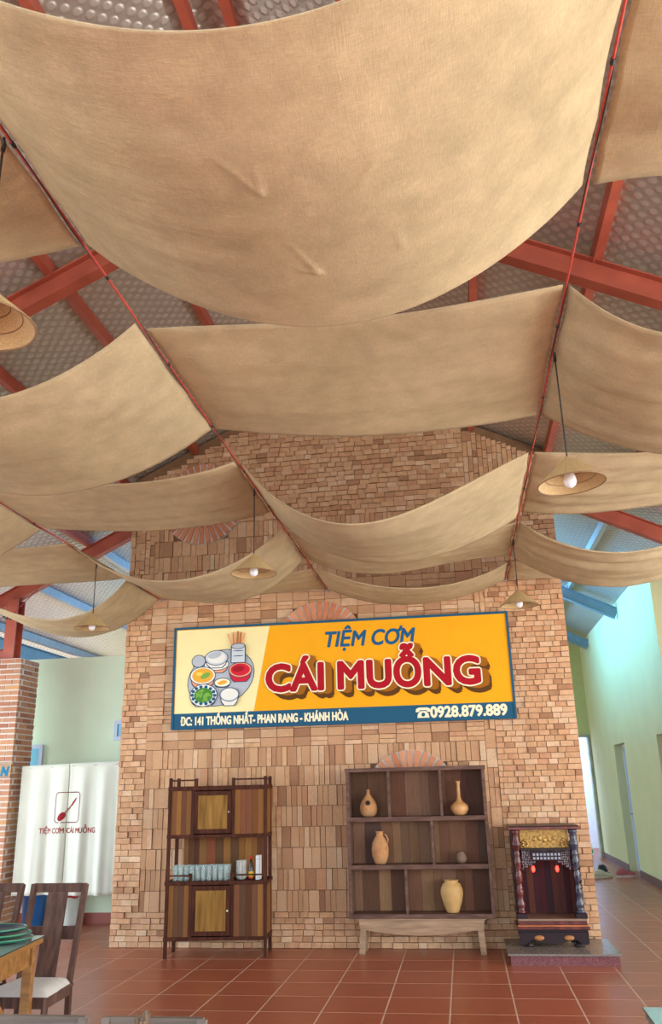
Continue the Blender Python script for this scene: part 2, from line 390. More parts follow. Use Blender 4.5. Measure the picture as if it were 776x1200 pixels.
def running(x0, x1, z0, z1, bw, bh):
    n = max(1, round((z1-z0)/bh)); hh = (z1-z0)/n
    for r in range(n):
        x = x0; first = True; za = z0+r*hh
        if za > roof_z((x0+x1)/2)+1.2: break
        while x < x1-1e-4:
            ww = bw*random.choice((.75,.9,1,1,1.1,1.3))*(random.uniform(.35,.9) if first else 1); first = False
            e = x+ww
            if x1-e < bw*.4: e = x1
            add_brick(x, e, za, za+hh); x = e
def vertical_small(x0, x1, z0, z1, bw, bh):
    n = max(1, round((x1-x0)/bw)); ww = (x1-x0)/n
    for c in range(n):
        z = z0; first = True
        while z < z1-1e-4:
            h2 = bh*random.choice((.8,1,1,1.2))*(random.uniform(.35,.9) if first else 1); first = False
            e = z+h2
            if z1-e < bh*.4: e = z1
            add_brick(x0+c*ww, x0+(c+1)*ww, z, e); z = e
def soldier(x0, x1, z0, z1, rows):
    hh = (z1-z0)/rows
    for r in range(rows):
        x = x0
        while x < x1-1e-4:
            ww = random.choice((.06,.06,.062,.065,.1,.12)); e = x+ww
            if x1-e < .04: e = x1
            add_brick(x, e, z0+r*hh, z0+(r+1)*hh); x = e
def stack(x0, x1, z0, z1):
    n = round((x1-x0)/.205); ww = (x1-x0)/n; z = z0
    while z < z1-1e-4:
        hh = random.choice((.1,.1,.065,.105,.09)); e = z+hh
        if z1-e < .05: e = z1
        for c in range(n):
            if random.random() < .25:
                mid = (z+e)/2; add_brick(x0+c*ww, x0+(c+1)*ww, z, mid); add_brick(x0+c*ww, x0+(c+1)*ww, mid, e)
            else: add_brick(x0+c*ww, x0+(c+1)*ww, z, e)
        z = e
PX0, PX1, PX2 = -3.74, .28, .40
running(WX0, WX1, 0, .36, .125, .06)
running(WX0, PX0, .36, 4.3, .115, .066); vertical_small(WX0, PX0, 4.3, roof_z(PX0)+.1, .062, .12)
soldier(PX0, PX1, .36, 2.12, 8); stack(PX0, PX1, 2.12, 4.1); soldier(PX0, PX1, 4.1, 4.92, 4)
running(PX0, PX1, 4.92, RIDGE_Z, .125, .066)
soldier(PX1, PX2, .36, 6.0, 27)
running(PX2, WX1, .36, 4.75, .115, .062); vertical_small(PX2, WX1, 4.75, roof_z(PX2), .06, .12)
def brick_vis(b):
    x, z = (b[0]+b[1])/2, (b[2]+b[3])/2; p = proj((x, WALL_Y, z))
    a = (b[1]-b[0])*(b[3]-b[2])/p[2]**2
    if -3.4 < x < .64 and 2.36 < z < 3.56: return 0
    if -3.2 < x < -2.1 and .2 < z < 1.7: return 0
    if -1.35 < x < .25 and .3 < z < 1.85: return 0
    if z > 3.7: a *= .7
    return a
bricks.sort(key=brick_vis, reverse=True)
rest = MB()
for k, (x0, x1, z0, z1, d) in enumerate(bricks):
    if k < 290: piece('brick', BRICK, wc, x0, x1, WALL_Y+.012-d, WALL_Y+.035, z0, z1)
    else: rest.box(x0, x1, WALL_Y+.012-d, WALL_Y+.035, z0, z1)
rest.build('bricks', BRICK, wc)['kind'] = 'stuff'
for (mx_, mz_) in MED:
    disc = MB().prism([(mx_+MR*math.cos(a), mz_-MR*math.sin(a)) for a in [2*math.pi*k/48 for k in range(48)]], WALL_Y-.021, WALL_Y+.032).build('medallion', WMORTAR, wc)
    for r0, r1, n in ((.33, .545, 36), (.14, .325, 28)):
        for k in range(n):
            a = 2*math.pi*k/n; ca, sa = math.cos(a), math.sin(a); wi, wo = 2*math.pi*r0/n*.42, 2*math.pi*r1/n*.33
            pts = [(r0,-wi),(r1,-wo),(r1,wo),(r0,wi)]
            poly = [(mx_+r*ca-t*sa, mz_+r*sa+t*ca) for r, t in pts]
            MB().prism(poly, WALL_Y-.034-random.random()*.008, WALL_Y).build('brick', FANBRICK, disc)
    MB().prism([(mx_+.12*math.cos(a), mz_+.12*math.sin(a)) for a in [2*math.pi*k/20 for k in range(20)]], WALL_Y-.036, WALL_Y).build('hub_stone', FANBRICK, disc)

# ------------------------------------------------------------------ painted walls
# partition behind the curtain
wr_ = B(-7.2, -3.6, 11.5, 11.65, 0, 3.55).build('wall_rear', MINT); struct(wr_, 'pale mint green partition wall behind the curtain, flat topped', 'wall')
struct(B(-7.2, -3.6, 11.47, 11.5, 0, .13).build('baseboard_rear', RSKIRT), 'dark red skirting along the mint partition', 'baseboard')
# right corridor wall with two recessed doors
RXW = 3.0
D1, D2 = (16.45, 17.55), (12.95, 13.75)
mb = MB()
TOPR = roof_z(RXW)+.13
for a, b in ((12.74, D2[0]), (D2[1], D1[0]), (D1[1], 20.5)): mb.box(RXW, RXW+.22, a, b, 0, TOPR)
for a, b in (D1, D2): mb.box(RXW, RXW+.22, a, b, 2.3, TOPR)
struct(mb.build('wall_right', GREEN), 'long pale green corridor wall with recessed doors', 'wall')
mb = MB()
for a, b in ((12.74, D2[0]), (D2[1], D1[0]), (D1[1], 20.5)): mb.box(RXW-.015, RXW, a, b, 0, .12)
struct(mb.build('baseboard_right', DSKIRT), 'dark skirting along the green corridor wall', 'baseboard')
mb = MB(); mb.v = [(RXW+.22,12.74,0),(6,12.74,0),(6,12.74,roof_z(6)+.12),(RXW+.22,12.74,TOPR-.1),(RXW+.22,12.94,0),(6,12.94,0),(6,12.94,roof_z(6)+.12),(RXW+.22,12.94,TOPR-.1)]
mb.f = [(0,1,2,3),(7,6,5,4),(0,4,5,1),(1,5,6,2),(2,6,7,3),(3,7,4,0)]
struct(mb.build('wall_return', CREAM), 'cream painted return wall at the corridor corner', 'wall')
for n, (a, b) in ((1, D1), (2, D2)):
    d = link('door_%d' % n, None); struct(d, ['pale blue panel door recessed in the corridor wall near the shoes', 'pale blue door with a red notice near the corridor corner'][n-1], 'door')
    B(RXW+.17, RXW+.21, a+.06, b-.06, .02, 2.24).build('door_leaf', BLUEP, d)
    fr = MB(); fr.box(RXW+.15, RXW+.22, a, a+.06, 0, 2.3).box(RXW+.15, RXW+.22, b-.06, b, 0, 2.3).box(RXW+.15, RXW+.22, a+.06, b-.06, 2.24, 2.3); fr.build('door_frame', WHITEP, d)
    for z0 in (.25, 1.2): B(RXW+.16, RXW+.17, a+.2, b-.2, z0, z0+.8).build('door_panel', BLUEP, d)
    MB().tube([(RXW+.17, b-.16, 1.02), (RXW+.11, b-.16, 1.02), (RXW+.11, b-.28, 1.02)], .012).build('door_handle', ZINC, d)
    if n == 2: B(RXW+.155, RXW+.16, a+.18, b-.22, 1.9, 2.15).build('notice', flat('red_print', (.5,.03,.05)), d)
# end wall with doorway into a bright room
EY = 20.5
mb = MB(); TOPE = roof_z(RXW)+.1
for x0, x1, z0, z1 in ((-7.2, 2.1, 0, 3.9), (2.1, 2.96, 2.62, 3.9), (2.96, 3.22, 0, 3.9)): mb.box(x0, x1, EY, EY+.15, z0, z1)
mb.prism([(-7.2,3.9),(3.22,3.9),(3.22,roof_z(3.22)+.12),(RIDGE_X,RIDGE_Z+.12),(-7.2,roof_z(-7.2)+.12)], EY, EY+.15)
struct(mb.build('wall_end', mat('yellow_green_paint', (.58,.66,.30), rough=.75, noise=.04)), 'yellow green end wall of the corridor above a doorway', 'wall')
fr = MB().box(2.06, 2.12, EY-.03, EY+.17, 0, 2.66).box(2.93, 2.99, EY-.03, EY+.17, 0, 2.66).box(2.12, 2.93, EY-.03, EY+.17, 2.6, 2.66)
struct(fr.build('door_3', mat('grey_green_frame', (.38,.42,.34), rough=.5)), 'grey green door frame opening into the far blue white room', 'door')
struct(B(.5, 4.4, 23.2, 23.35, 0, 3.2).build('wall_far_room', WHITEP), 'bluish white wall of the room past the corridor', 'wall')
struct(B(4.2, 4.35, EY+.15, 23.2, 0, 3.2).build('wall_far_side', WHITEP), 'side wall of the room past the corridor', 'wall')
# windows of the mint partition
def window(n, x0, x1, z0, z1, label):
    o = link('window_%d' % n, None); struct(o, label, 'window'); y = 11.5
    fr = MB().box(x0, x0+.05, y-.05, y+.02, z0, z1).box(x1-.05, x1, y-.05, y+.02, z0, z1).box(x0+.05, x1-.05, y-.05, y+.02, z1-.05, z1).box(x0+.05, x1-.05, y-.05, y+.02, z0, z0+.05)
    fr.build('window_frame', mat('lilac_frame', (.55,.60,.80), rough=.5, noise=.05), o)
    B(x0+.05, x1-.05, y-.03, y-.015, z0+.05, z1-.05).build('pane', mat('blue_pane', (.22,.55,.75), rough=.1, noise=.05), o)
    MB().beam((x1-.025, y-.06, (z0+z1)/2), (x1-.025, y-.09, (z0+z1)/2-.08), .02, .02).build('latch', BLACK, o)
window(1, -6.35, -5.92, 1.3, 2.32, 'blue casement window beside the brick pillar')
window(2, -4.86, -4.45, 2.35, 2.62, 'narrow blue window beside the tan brick wall')

# ------------------------------------------------------------------ red brick pillar and steel post
pil = thing('brick_pillar', 'square red brick pillar with white mortar joints beside the curtain', 'pillar', (0,0,0))
PXa, PXb, PYa, PYb, PZ = -6.5, -5.84, 10.5, 11.0, 3.42
B(PXa+.006, PXb-.006, PYa+.006, PYb-.006, 0, PZ).build('mortar_core', WMORTAR, pil)
rows = 48; rh = PZ/rows
for r in range(rows):
    z0, z1 = r*rh+.0095, (r+1)*rh-.0095; off = .1 if r % 2 else .2
    # front face (towards the room)
    x = PXb
    ws = [off]+[.2]*5
    for k, ww in enumerate(ws):
        x1 = x-(0 if k == 0 else .008); x0 = max(x-ww+.008, PXa)
        if x1-x0 > .03 and x1 > -6.35: piece('brick', REDBRICK, pil, x0, x1, PYa-random.random()*.006, PYa+.05, z0, z1)
        x -= ww
        if x < PXa+.04: break
    y = PYa+(.108 if r % 2 else .06)
    ws = [.2, .2] if r % 2 else [.14, .2, .1]
    for ww in ws:
        y1 = min(y+ww-.016, PYb); piece('brick', REDBRICK, pil, PXb-.05, PXb+random.random()*.006, y, y1, z0, z1); y += ww
# steel post standing on the pillar
po = MB().ibeam((-6.12, 10.72, PZ+.02), (-6.12, 10.72, roof_z(-6.12)-.2), .16, .2, .014, up=(0,1,0)).build('post', REDSTEEL, ceil)
B(-6.27, -5.97, 10.57, 10.87, PZ+.001, PZ+.02).build('base_plate', REDSTEEL, po)
MB().tube([(-6.24+.25*k/12, 10.595, 4.02-.05*k/12+.015*math.sin(k*1.9)) for k in range(13)], .009).build('tied_wire', BLACK, po)
struct(MB().ibeam((XL, 10.72, 3.5), (-6.24, 10.72, 3.5), .12, .16).build('trim_1', REDSTEEL), 'red steel cross beam running into the pillar top', 'beam')
# little wooden sign on the pillar
sg = thing('wooden_plaque', 'small wooden sign with blue lettering on the brick pillar', 'sign', (0,0,0))
p0 = onY(12, 905, 10.46)
MB().box(-6.55, p0.x, 10.465, 10.49, 1.86, 2.05).build('board', WOOD_T, sg)
MB().box(-6.55, p0.x+.02, 10.455, 10.465, 2.03, 2.06).build('trim', WOOD_B, sg)

# ------------------------------------------------------------------ text helper
def text_mesh(body, offset=0, shear=0, spacing=1.0):
    cu = bpy.data.curves.new('text', 'FONT'); cu.body = body; cu.offset = offset; cu.shear = shear; cu.space_character = spacing
    cu.resolution_u = 4; cu.fill_mode = 'FRONT'
    o = bpy.data.objects.new('text', cu); COL.objects.link(o)
    dg = bpy.context.evaluated_depsgraph_get(); dg.update()
    me = bpy.data.meshes.new_from_object(o.evaluated_get(dg))
    v = np.array([tuple(x.co) for x in me.vertices]).reshape(-1, 3); f = [tuple(p.vertices) for p in me.polygons]
    bpy.data.objects.remove(o); bpy.data.curves.remove(cu); bpy.data.meshes.remove(me)
    return v, f
CAP = text_mesh('H')[0][:,1].max()
def put_text(name, body, m, parent, x0, x1, zb, cap, y, grow=0, shear=0, shift=(0,0), warp=None, spacing=1.0, sweep=None):
    plain = body.replace('Ơ', 'O'); v, f = text_mesh(plain, 0, shear, spacing); f = list(f)
    for i, ch_ in enumerate(body):                      # the horn of the letter
        if ch_ == 'Ơ':
            xr = text_mesh(plain[:i+1], 0, 0, spacing)[0][:,0].max(); j = len(v)
            hz = [(xr-.13,CAP-.06),(xr-.07,CAP-.13),(xr+.03,CAP-.06),(xr+.07,CAP+.02),(xr+.06,CAP+.12),(xr-.015,CAP+.12),(xr-.01,CAP+.03)]
            v = np.vstack([v, [(x+shear*z, z, 0) for x, z in hz]]); f.append(tuple(range(j, j+len(hz))))
    body = plain; words = body.split(' '); ends = []
    for i in range(1, len(words)): ends.append(text_mesh(' '.join(words[:i]), 0, shear, spacing)[0][:,0].max()+.02)
    cen = [sum(v[q][0] for q in p)/len(p) for p in f]
    for i in range(len(words)):
        lo, hi = (ends[i-1] if i else -9), (ends[i] if i < len(ends) else 1e9)
        put_word(name, v, [p for p, c in zip(f, cen) if lo < c <= hi], m, parent, x0, x1, zb, cap, y, grow, shift, warp, sweep)
def put_word(name, v, f, m, parent, x0, x1, zb, cap, y, grow, shift, warp, sweep):
    """flat lettering; grow thickens the strokes by that many metres, sweep = list of shifts drawn into the same part"""
    mn, mxx = v[:,0].min(), v[:,0].max(); sx = (x1-x0)/(mxx-mn); sz = cap/CAP
    used = sorted({q for p in f for q in p}); idx = {q: i for i, q in enumerate(used)}; vv = v[used]; f = [tuple(idx[q] for q in p) for p in f]
    mb = MB(); n = (8 if sweep else 16) if grow else 1
    for si, (dx, dz) in enumerate(sweep or [shift]):
        for k in range(n):
            gx, gz = (grow*math.cos(2*math.pi*k/n), grow*math.sin(2*math.pi*k/n)) if grow else (0, 0); i = len(mb.v)
            for a in vv:
                X = x0+(a[0]-mn)*sx+dx+gx; Z = zb+a[1]*sz+dz+gz
                mb.v.append((X, y+(warp(X, Z) if warp else 0)-.00004*k-.00035*si, Z))
            mb.f += [tuple(i+q for q in p) for p in f]
    return mb.build(name, m, parent)

put_text('lettering', 'N', flat('plaque_blue', (.02,.16,.28)), sg, p0.x-.13, p0.x-.03, 1.895, .10, 10.4635, grow=.012, shear=.2)

# ------------------------------------------------------------------ sign board
SY = 9.73
sign = thing('sign_board', 'large yellow painted shop sign with red block lettering on the brick wall', 'sign', (0,0,0))
SX0, SX1, SZ0, SZ1 = -3.395, .635, 2.355, 3.555
def S(px, py): p = onY(px, py, SY); return (p.x, p.z)
ORANGE = flat('sign_orange', (.86,.40,.012)); CREAMP = flat('sign_cream', (.88,.80,.42)); NAVY = flat('sign_navy', (.018,.10,.19))
RED = flat('sign_red', (.40,.008,.02)); LCREAM = flat('sign_pale', (.90,.84,.60)); BROWN = flat('sign_brown', (.11,.045,.01)); BRORANGE = flat('sign_shade_orange', (.34,.12,.01))
BLUET = flat('sign_blue', (.012,.11,.25))
B(SX0, SX1, SY, SY+.03, SZ0, SZ1).build('panel', ORANGE, sign)
def plate(name, pts, m, y, parent=None): return MB().prism([tuple(q) for q in pts], y, y+.0012).build(name, m, parent or sign)
a_, b_ = S(316, 734.5), S(297.4, 835)
plate('cream_field', [(SX0+.02,2.53),(b_[0],2.53),(a_[0],SZ1-.02),(SX0+.02,SZ1-.02)], CREAMP, SY-.002)
plate('address_band', [(SX0,SZ0),(SX1,SZ0),(SX1,2.53),(SX0,2.53)], NAVY, SY-.004)
fr = MB().box(SX0-.015, SX1+.015, SY-.012, SY+.03, SZ1-.012, SZ1+.015).box(SX0-.015, SX0+.012, SY-.012, SY+.03, SZ0, SZ1-.012).box(SX1-.012, SX1+.015, SY-.012, SY+.03, SZ0, SZ1-.012).box(SX0-.015, SX1+.015, SY-.012, SY+.03, SZ0-.012, SZ0)
fr.build('frame', NAVY, sign)
# words
x0, x1 = S(382, 757)[0], S(487, 755)[0]
put_text('lettering', 'TIỆM CƠM', BLUET, sign, x0, x1, 3.25, .175, SY-.0035, grow=.007, shear=.22)
x0, x1 = S(313, 814)[0], S(563, 804)[0]; zb, cap = 2.755, .30
put_text('lettering_shadow', 'CÁI MUỖNG', BROWN, sign, x0, x1, zb, cap, SY-.003, grow=.034, sweep=[(.010*k, -.0075*k) for k in range(1, 11)])
put_text('lettering_shadow', 'CÁI MUỖNG', BRORANGE, sign, x0, x1, zb, cap, SY-.0075, grow=.032, sweep=[(.010*k, -.003*k) for k in range(1, 9)])
put_text('lettering_outline', 'CÁI MUỖNG', LCREAM, sign, x0, x1, zb, cap, SY-.0115, grow=.034)
put_text('lettering', 'CÁI MUỖNG', RED, sign, x0, x1, zb, cap, SY-.0132, grow=.018)
put_text('lettering', 'ĐC: 141 THỐNG NHẤT- PHAN RANG - KHÁNH HÒA', LCREAM, sign, S(212,850)[0], S(408,841)[0], 2.392, .092, SY-.007, grow=.005)
put_text('lettering', '0928.879.889', LCREAM, sign, S(505,836)[0], S(594,831)[0], 2.388, .115, SY-.007, grow=.007)
# telephone mark
tx = S(496, 834)[0]; tz = 2.385
plate('telephone_mark', [(tx-.07,tz),(tx+.07,tz),(tx+.06,tz+.045),(tx+.03,tz+.075),(tx-.03,tz+.075),(tx-.06,tz+.045)], LCREAM, SY-.007)
plate('telephone_mark', [(tx-.085,tz+.065),(tx-.045,tz+.065),(tx-.04,tz+.085),(tx+.04,tz+.085),(tx+.045,tz+.065),(tx+.085,tz+.065),(tx+.08,tz+.1),(tx+.05,tz+.115),(tx-.05,tz+.115),(tx-.08,tz+.1)], LCREAM, SY-.007)
plate('telephone_dial', [(tx+.022*math.cos(a), tz+.036+.022*math.sin(a)) for a in [2*math.pi*k/14 for k in range(14)]], NAVY, SY-.0085)
# painted meal
def ell(px, py, rx, ry, n=28, rot=0):
    c = S(px, py); k = .01062
    return [(c[0]+k*(rx*math.cos(t)*math.cos(rot)-ry*math.sin(t)*math.sin(rot)), c[1]+k*(rx*math.cos(t)*math.sin(rot)+ry*math.sin(t)*math.cos(rot))) for t in [2*math.pi*i/n for i in range(n)]]
PW = flat('paint_white', (.80,.82,.78)); PG = flat('paint_grey_blue', (.46,.52,.60)); PL = flat('paint_pale_blue', (.58,.66,.74)); PO = flat('paint_soup', (.80,.42,.05)); PGr = flat('paint_green', (.07,.26,.04)); PGl = flat('paint_leaf', (.20,.42,.08)); PR = flat('paint_red', (.60,.02,.05)); PS = flat('paint_salmon', (.80,.36,.22)); PST = flat('paint_stick', (.42,.17,.05)); PK = flat('paint_ink', (.03,.06,.12)); PY_ = flat('paint_yellow', (.88,.66,.12))
lay = [SY-.004]
def paint(pts, m, name='painted_shape'):
    lay[0] -= .00035; return plate(name, pts, m, lay[0])
def dish(px, py, rx, ry, m_, ink=.8, rot=0, name='painted_bowl'):
    paint(ell(px, py, rx+ink, ry+ink, rot=rot), PK); return paint(ell(px, py, rx, ry, rot=rot), m_, name)
dish(259, 794, 39.5, 30, PG, rot=.35, name='painted_tray')
def bowl(px, py, rx, ry, h, body, rim, fill=None, fr=.86):
    # body below the rim as a tapered shape
    c = S(px, py); k = .01062
    def bd(g): return [(c[0]-k*(rx+g), c[1]), (c[0]-k*(rx*.82+g), c[1]-k*(h*.65+g)), (c[0]-k*(rx*.5+g), c[1]-k*(h+g)), (c[0]+k*(rx*.5+g), c[1]-k*(h+g)), (c[0]+k*(rx*.82+g), c[1]-k*(h*.65+g)), (c[0]+k*(rx+g), c[1])]
    paint(bd(.8)[::-1], PK); paint(bd(0)[::-1], body, 'painted_bowl'); dish(px, py, rx, ry, rim)
    if fill: paint(ell(px, py-.2, rx*fr, ry*fr), fill)
bowl(233, 775, 7.5, 6.5, 6, PL, PG)
bowl(254, 779, 14, 6, 9, PS, PW)
bowl(254, 771, 13, 8, 11, PW, PL, PW, .8)
paint(ell(252, 768, 8, 3.6, rot=.2), PG)
bowl(238, 792, 14.5, 9.5, 14, PS, PW, PO)
paint(ell(241, 792, 6, 3, rot=.4), PGl); paint(ell(234, 790, 4, 2), PY_)
bowl(261, 800, 9, 4.5, 5, PW, PW, LCREAM); paint(ell(261, 800, 5.5, 2.2, rot=.2), PO)
bowl(282, 785, 13, 8, 13, PR, PS, PR); paint(ell(280, 784, 7, 3.4, rot=.1), flat('paint_dark_red', (.35,.01,.02)))
bowl(239, 815, 15.5, 12, 12, PW, PW)
for k in range(14):
    a = 2*math.pi*k/14; paint(ell(239+13.2*math.cos(a), 815-9.9*math.sin(a), 2.1, 1.9, 8), BLUET)
paint(ell(239, 815, 10.8, 8.2), PGr)
for k in range(9): paint(ell(239+random.uniform(-7,7), 815+random.uniform(-5,5), 3.4, 1.4, 10, rot=random.uniform(0,3)), PGl)
bowl(269.6, 814, 10.5, 7, 12, PW, PL, PW, .9)
for k, (dx, t) in enumerate(((-9,-2.2),(-6,1.2),(-3,-1),(0,.8),(2,2.4),(4.5,-.3),(6,2.6))):
    q = S(279+dx*.6, 758); e = S(279+dx+t, 740+abs(dx)*.35); h_ = .011
    paint([(q[0]-h_,q[1]),(q[0]+h_,q[1]),(e[0]+h_,e[1]),(e[0]-h_,e[1])], PST if k % 2 else PS)
qa, qb = S(272.5, 757), S(287.5, 777)
paint([(qa[0]-.01,qb[1]),(qb[0]+.01,qb[1]),(qb[0]+.01,qa[1]),(qa[0]-.01,qa[1])], PK); paint([(qa[0],qb[1]+.01),(qb[0],qb[1]+.01),(qb[0],qa[1]),(qa[0],qa[1])], PL, 'painted_cup')
dish(280, 757.5, 7.5, 2.6, PG)
for dy in (763, 769): paint(ell(280, dy, 6.6, .5, 10), PK)

# ------------------------------------------------------------------ cabinet with glasses
CB = thing('crockery_cabinet', 'tall dark wood crockery cabinet with an open middle shelf of glasses', 'cabinet', (-3.22, 9.19, 0), math.radians(5))
CW, CD = 1.09, .40
def cb(name, m_, *a, parent=CB, bevel=.003): return B(*a).build(name, m_, parent, bevel=bevel)
P_ = .035
for x in (0, CW-P_):
    for y in (0, CD-P_): cb('post', WOOD_D, x, x+P_, y, y+P_, 0, 1.79)
for x in (.285, .70): cb('gallery_post', WOOD_D, x, x+P_, 0, P_, 1.70, 1.78)
for x0, x1 in ((P_, .285), (.70+P_, CW-P_)): cb('gallery_rail', WOOD_D, x0, x1, .01, .025, 1.755, 1.772)
for x in (0, CW-P_): cb('gallery_rail', WOOD_D, x+.01, x+.025, P_, CD-P_, 1.755, 1.772)
cb('top_board', WOOD_D, -.005, CW+.005, -.005, CD+.005, 1.655, 1.70)
cb('shelf_board', WOOD_D, -.005, CW+.005, -.005, CD+.005, 1.165, 1.20)
cb('counter_board', WOOD_D, -.01, CW+.01, -.01, CD+.01, .70, .735)
cb('bottom_board', WOOD_D, -.005, CW+.005, -.005, CD+.005, .165, .20)
for z0, z1 in ((1.20, 1.655), (.20, .70)):
    for x0, x1, n in ((P_, .255, 4), (.735, CW-P_, 5)):
        ww = (x1-x0)/n
        for k in range(n): piece('plank', WOOD_P, CB, x0+k*ww+.001, x0+(k+1)*ww-.001, .012, .03-random.random()*.004, z0, z1)
    for x in (.255, .70): cb('stile', WOOD_D, x, x+.035, .004, .034, z0, z1)
    dr = B(.292, .698, -.004, .016, z0+.01, z1-.01).build('door', WOOD_D, CB, bevel=.002)
    B(.335, .655, -.009, -.004, z0+.055, z1-.055).build('door_panel', WOOD_Y, dr, bevel=.002)
    kn = MB().lathe([(.004,0),(.005,.012),(.011,.018),(.011,.026),(0,.03)], 12).build('knob', mat('pale_knob', (.7,.66,.55), rough=.3) if z0 < 1 else ZINC, dr, smooth=True)
    kn.rotation_euler = (math.radians(90), 0, 0); kn.location = (.675, -.004, (z0+z1)/2)
    for x in (.008, CW-.008-.015): piece('side_panel', WOOD_P, CB, x, x+.015, P_, CD-P_, z0, z1)
for x0, x1 in ((P_, .26), (.70, CW-P_)): cb('counter_rail', WOOD_D, x0, x1, .004, .02, .785, .80)
for x in (.255, .70): cb('counter_post', WOOD_D, x, x+.03, .0, .025, .735, .815)
ww = .0; x = .10; k = 0
bw = [.055,.07,.05,.085,.1,.09,.08,.09,.07,.08,.06,.06,.04]
for wd in bw:
    piece('back_plank', WOOD_P, CB, x+.001, min(x+wd, CW-P_)-.001, CD-.02-random.random()*.005, CD-.002, .735, 1.165); x += wd
    if x > CW-P_-.02: break
for z0, z1 in ((1.2,1.655),(.2,.7)): piece('back_panel', WOOD_P, CB, P_, CW-P_, CD-.015, CD-.003, z0, z1)
cm = Matrix.Translation(CB.location) @ Matrix.Rotation(math.radians(5), 4, 'Z')
GL = glass_mat('clear_glass', (.75,.84,.86), .08, .8)
gm = None
def place(o, x, y, z): o.location = cm @ Vector((x, y, z))
g0 = None
for r in range(2):
    for c in range(10):
        if g0 is None:
            mb = MB(); mb.lathe([(.0,0),(.022,0),(.024,.01),(.025,.05),(.029,.115),(.0305,.155),(.0285,.155),(.027,.115),(.022,.05),(.02,.012),(0,.012)], 16)
            o = g0 = mb.build('drinking_glass', GL, smooth=True)
        else: o = g0.copy(); COL.objects.link(o)
        tag(o, 'clear drinking glass in the %s row, %s from the stacked bowls' % (('front','rear')[r], ['tenth','ninth','eighth','seventh','sixth','fifth','fourth','third','second','first'][c]), 'glass', 'drinking glasses on the cabinet shelf')
        place(o, .085+.062*c+(0 if r == 0 else .01), .065+.08*r, .7355); o.location.x += 0
    
for k in range(8):
    prof = [(.025,0),(.045,.008),(.058,.028),(.060,.04),(.057,.04),(.053,.026),(.04,.012),(0,.01)]
    o = MB().lathe(prof, 20).build('bowl', mat('bowl_pattern', [(.35,.36,.33),(.62,.63,.58)], rough=.3, scale=(60,60,60), noise=.2), smooth=True)
    tag(o, 'grey patterned bowl, %s of the stack beside the glasses' % ['bottom','second from bottom','third from bottom','fourth from bottom','fourth from top','third from top','second from top','topmost'][k], 'bowl', 'stacked bowls in the cabinet')
    place(o, .80, .12, .7355+.0215*k)
bt = thing('sauce_bottle', 'dark sauce bottle with a yellow label beside the stacked bowls', 'bottle', cm @ Vector((.905, .10, .7355)))
MB().lathe([(.026,0),(.028,.01),(.028,.13),(.012,.17),(.011,.205)], 16).build('body', mat('dark_sauce', (.03,.015,.012), rough=.15), bt, smooth=True)
MB().lathe([(.0285,.03),(.0285,.08)], 16).build('label_band', flat('label_yellow', (.7,.5,.05)), bt)
MB().lathe([(.0285,.012),(.0285,.029)], 16).build('label_band', flat('label_red', (.5,.05,.03)), bt)
MB().lathe([(.014,.205),(.014,.235),(0,.235)], 12).build('cap', flat('cap_red', (.55,.04,.03)), bt)
nb = thing('paper_box', 'narrow white carton standing at the cabinet shelf end', 'box', cm @ Vector((.985, .12, .7355)))
B(-.02,.02,-.05,.05,0,.24).build('carton', flat('carton_white', (.75,.78,.80)), nb); B(-.021,.021,-.051,.051,.2,.206).build('lid_seam', flat('carton_grey', (.5,.55,.6)), nb)

# ------------------------------------------------------------------ display shelf with pots
DS = thing('display_shelf', 'square open plank-backed display shelf on a low bench stand holding clay pots', 'shelf', (-1.285, 9.47, 0), 0)
DW, DD, Z0, Z1 = 1.52, .27, .335, 1.805
def ds(name, m_, *a, bevel=.003): return B(*a).build(name, m_, DS, bevel=bevel)
T = .035
ds('side_board', WOOD_F, 0, T, 0, DD, Z0, Z1); ds('side_board', WOOD_F, DW-T, DW, 0, DD, Z0, Z1)
ds('top_board', WOOD_F, -.01, DW+.01, -.01, DD, Z1, Z1+.04)
ds('bottom_board', WOOD_F, T, DW-T, -.005, DD, Z0, Z0+.045)
SH = (1.315, .835)
for z in SH: ds('shelf_board', WOOD_F, T, DW-T, -.004, DD-.02, z-.025, z+.02)
for x, z0, z1 in ((.455, 1.335, Z1), (1.02, 1.335, Z1), (.905, .855, 1.29), (.60, .38, .81)): ds('divider', WOOD_F, x, x+.028, .01, DD-.02, z0, z1)
for z0, z1, n in ((1.335, Z1, 11), (.855, 1.29, 12), (.38, .81, 11)):
    x = T
    while x < DW-T-.001:
        wd = random.choice((.09,.11,.13,.15,.18)); e = x+wd
        if DW-T-e < .06: e = DW-T
        piece('back_plank', WOOD_G, DS, x+.001, e-.001, DD-.02-random.random()*.004, DD-.004, z0, z1); x = e
# bench stand
pl = [(.10,.325),(.10+1.30,.325),(1.395,.245)]+[(1.39-1.28*k/12, .235-.055*math.sin(math.pi*k/12)**1.0*1.0) for k in range(13)]+[(.105,.245)]
MB().prism(pl[::-1], .0, .03).build('apron', WOOD_B, DS)
ds('bench_top', WOOD_B, .08, 1.42, -.01, DD-.01, .325, .335)
for x, dx in ((.15, -.025), (1.35, .025)):
    for y in (.025, DD-.05): MB().beam((x, y, .325), (x+dx, y, .0), .06, .045, up=(0,1,0)).build('leg', WOOD_B, DS)
CLAY = mat('fired_clay', [(.42,.18,.07),(.50,.25,.10),(.34,.20,.11)], rough=.75, scale=(9,9,9), noise=.2, bump=.002, bscale=(40,40,40))
CLAY2 = mat('ochre_clay', [(.52,.31,.11),(.58,.37,.15)], rough=.6, scale=(7,7,7), noise=.12)
CLAY3 = mat('orange_clay', [(.55,.27,.10),(.60,.33,.14)], rough=.5, scale=(7,7,7), noise=.12)
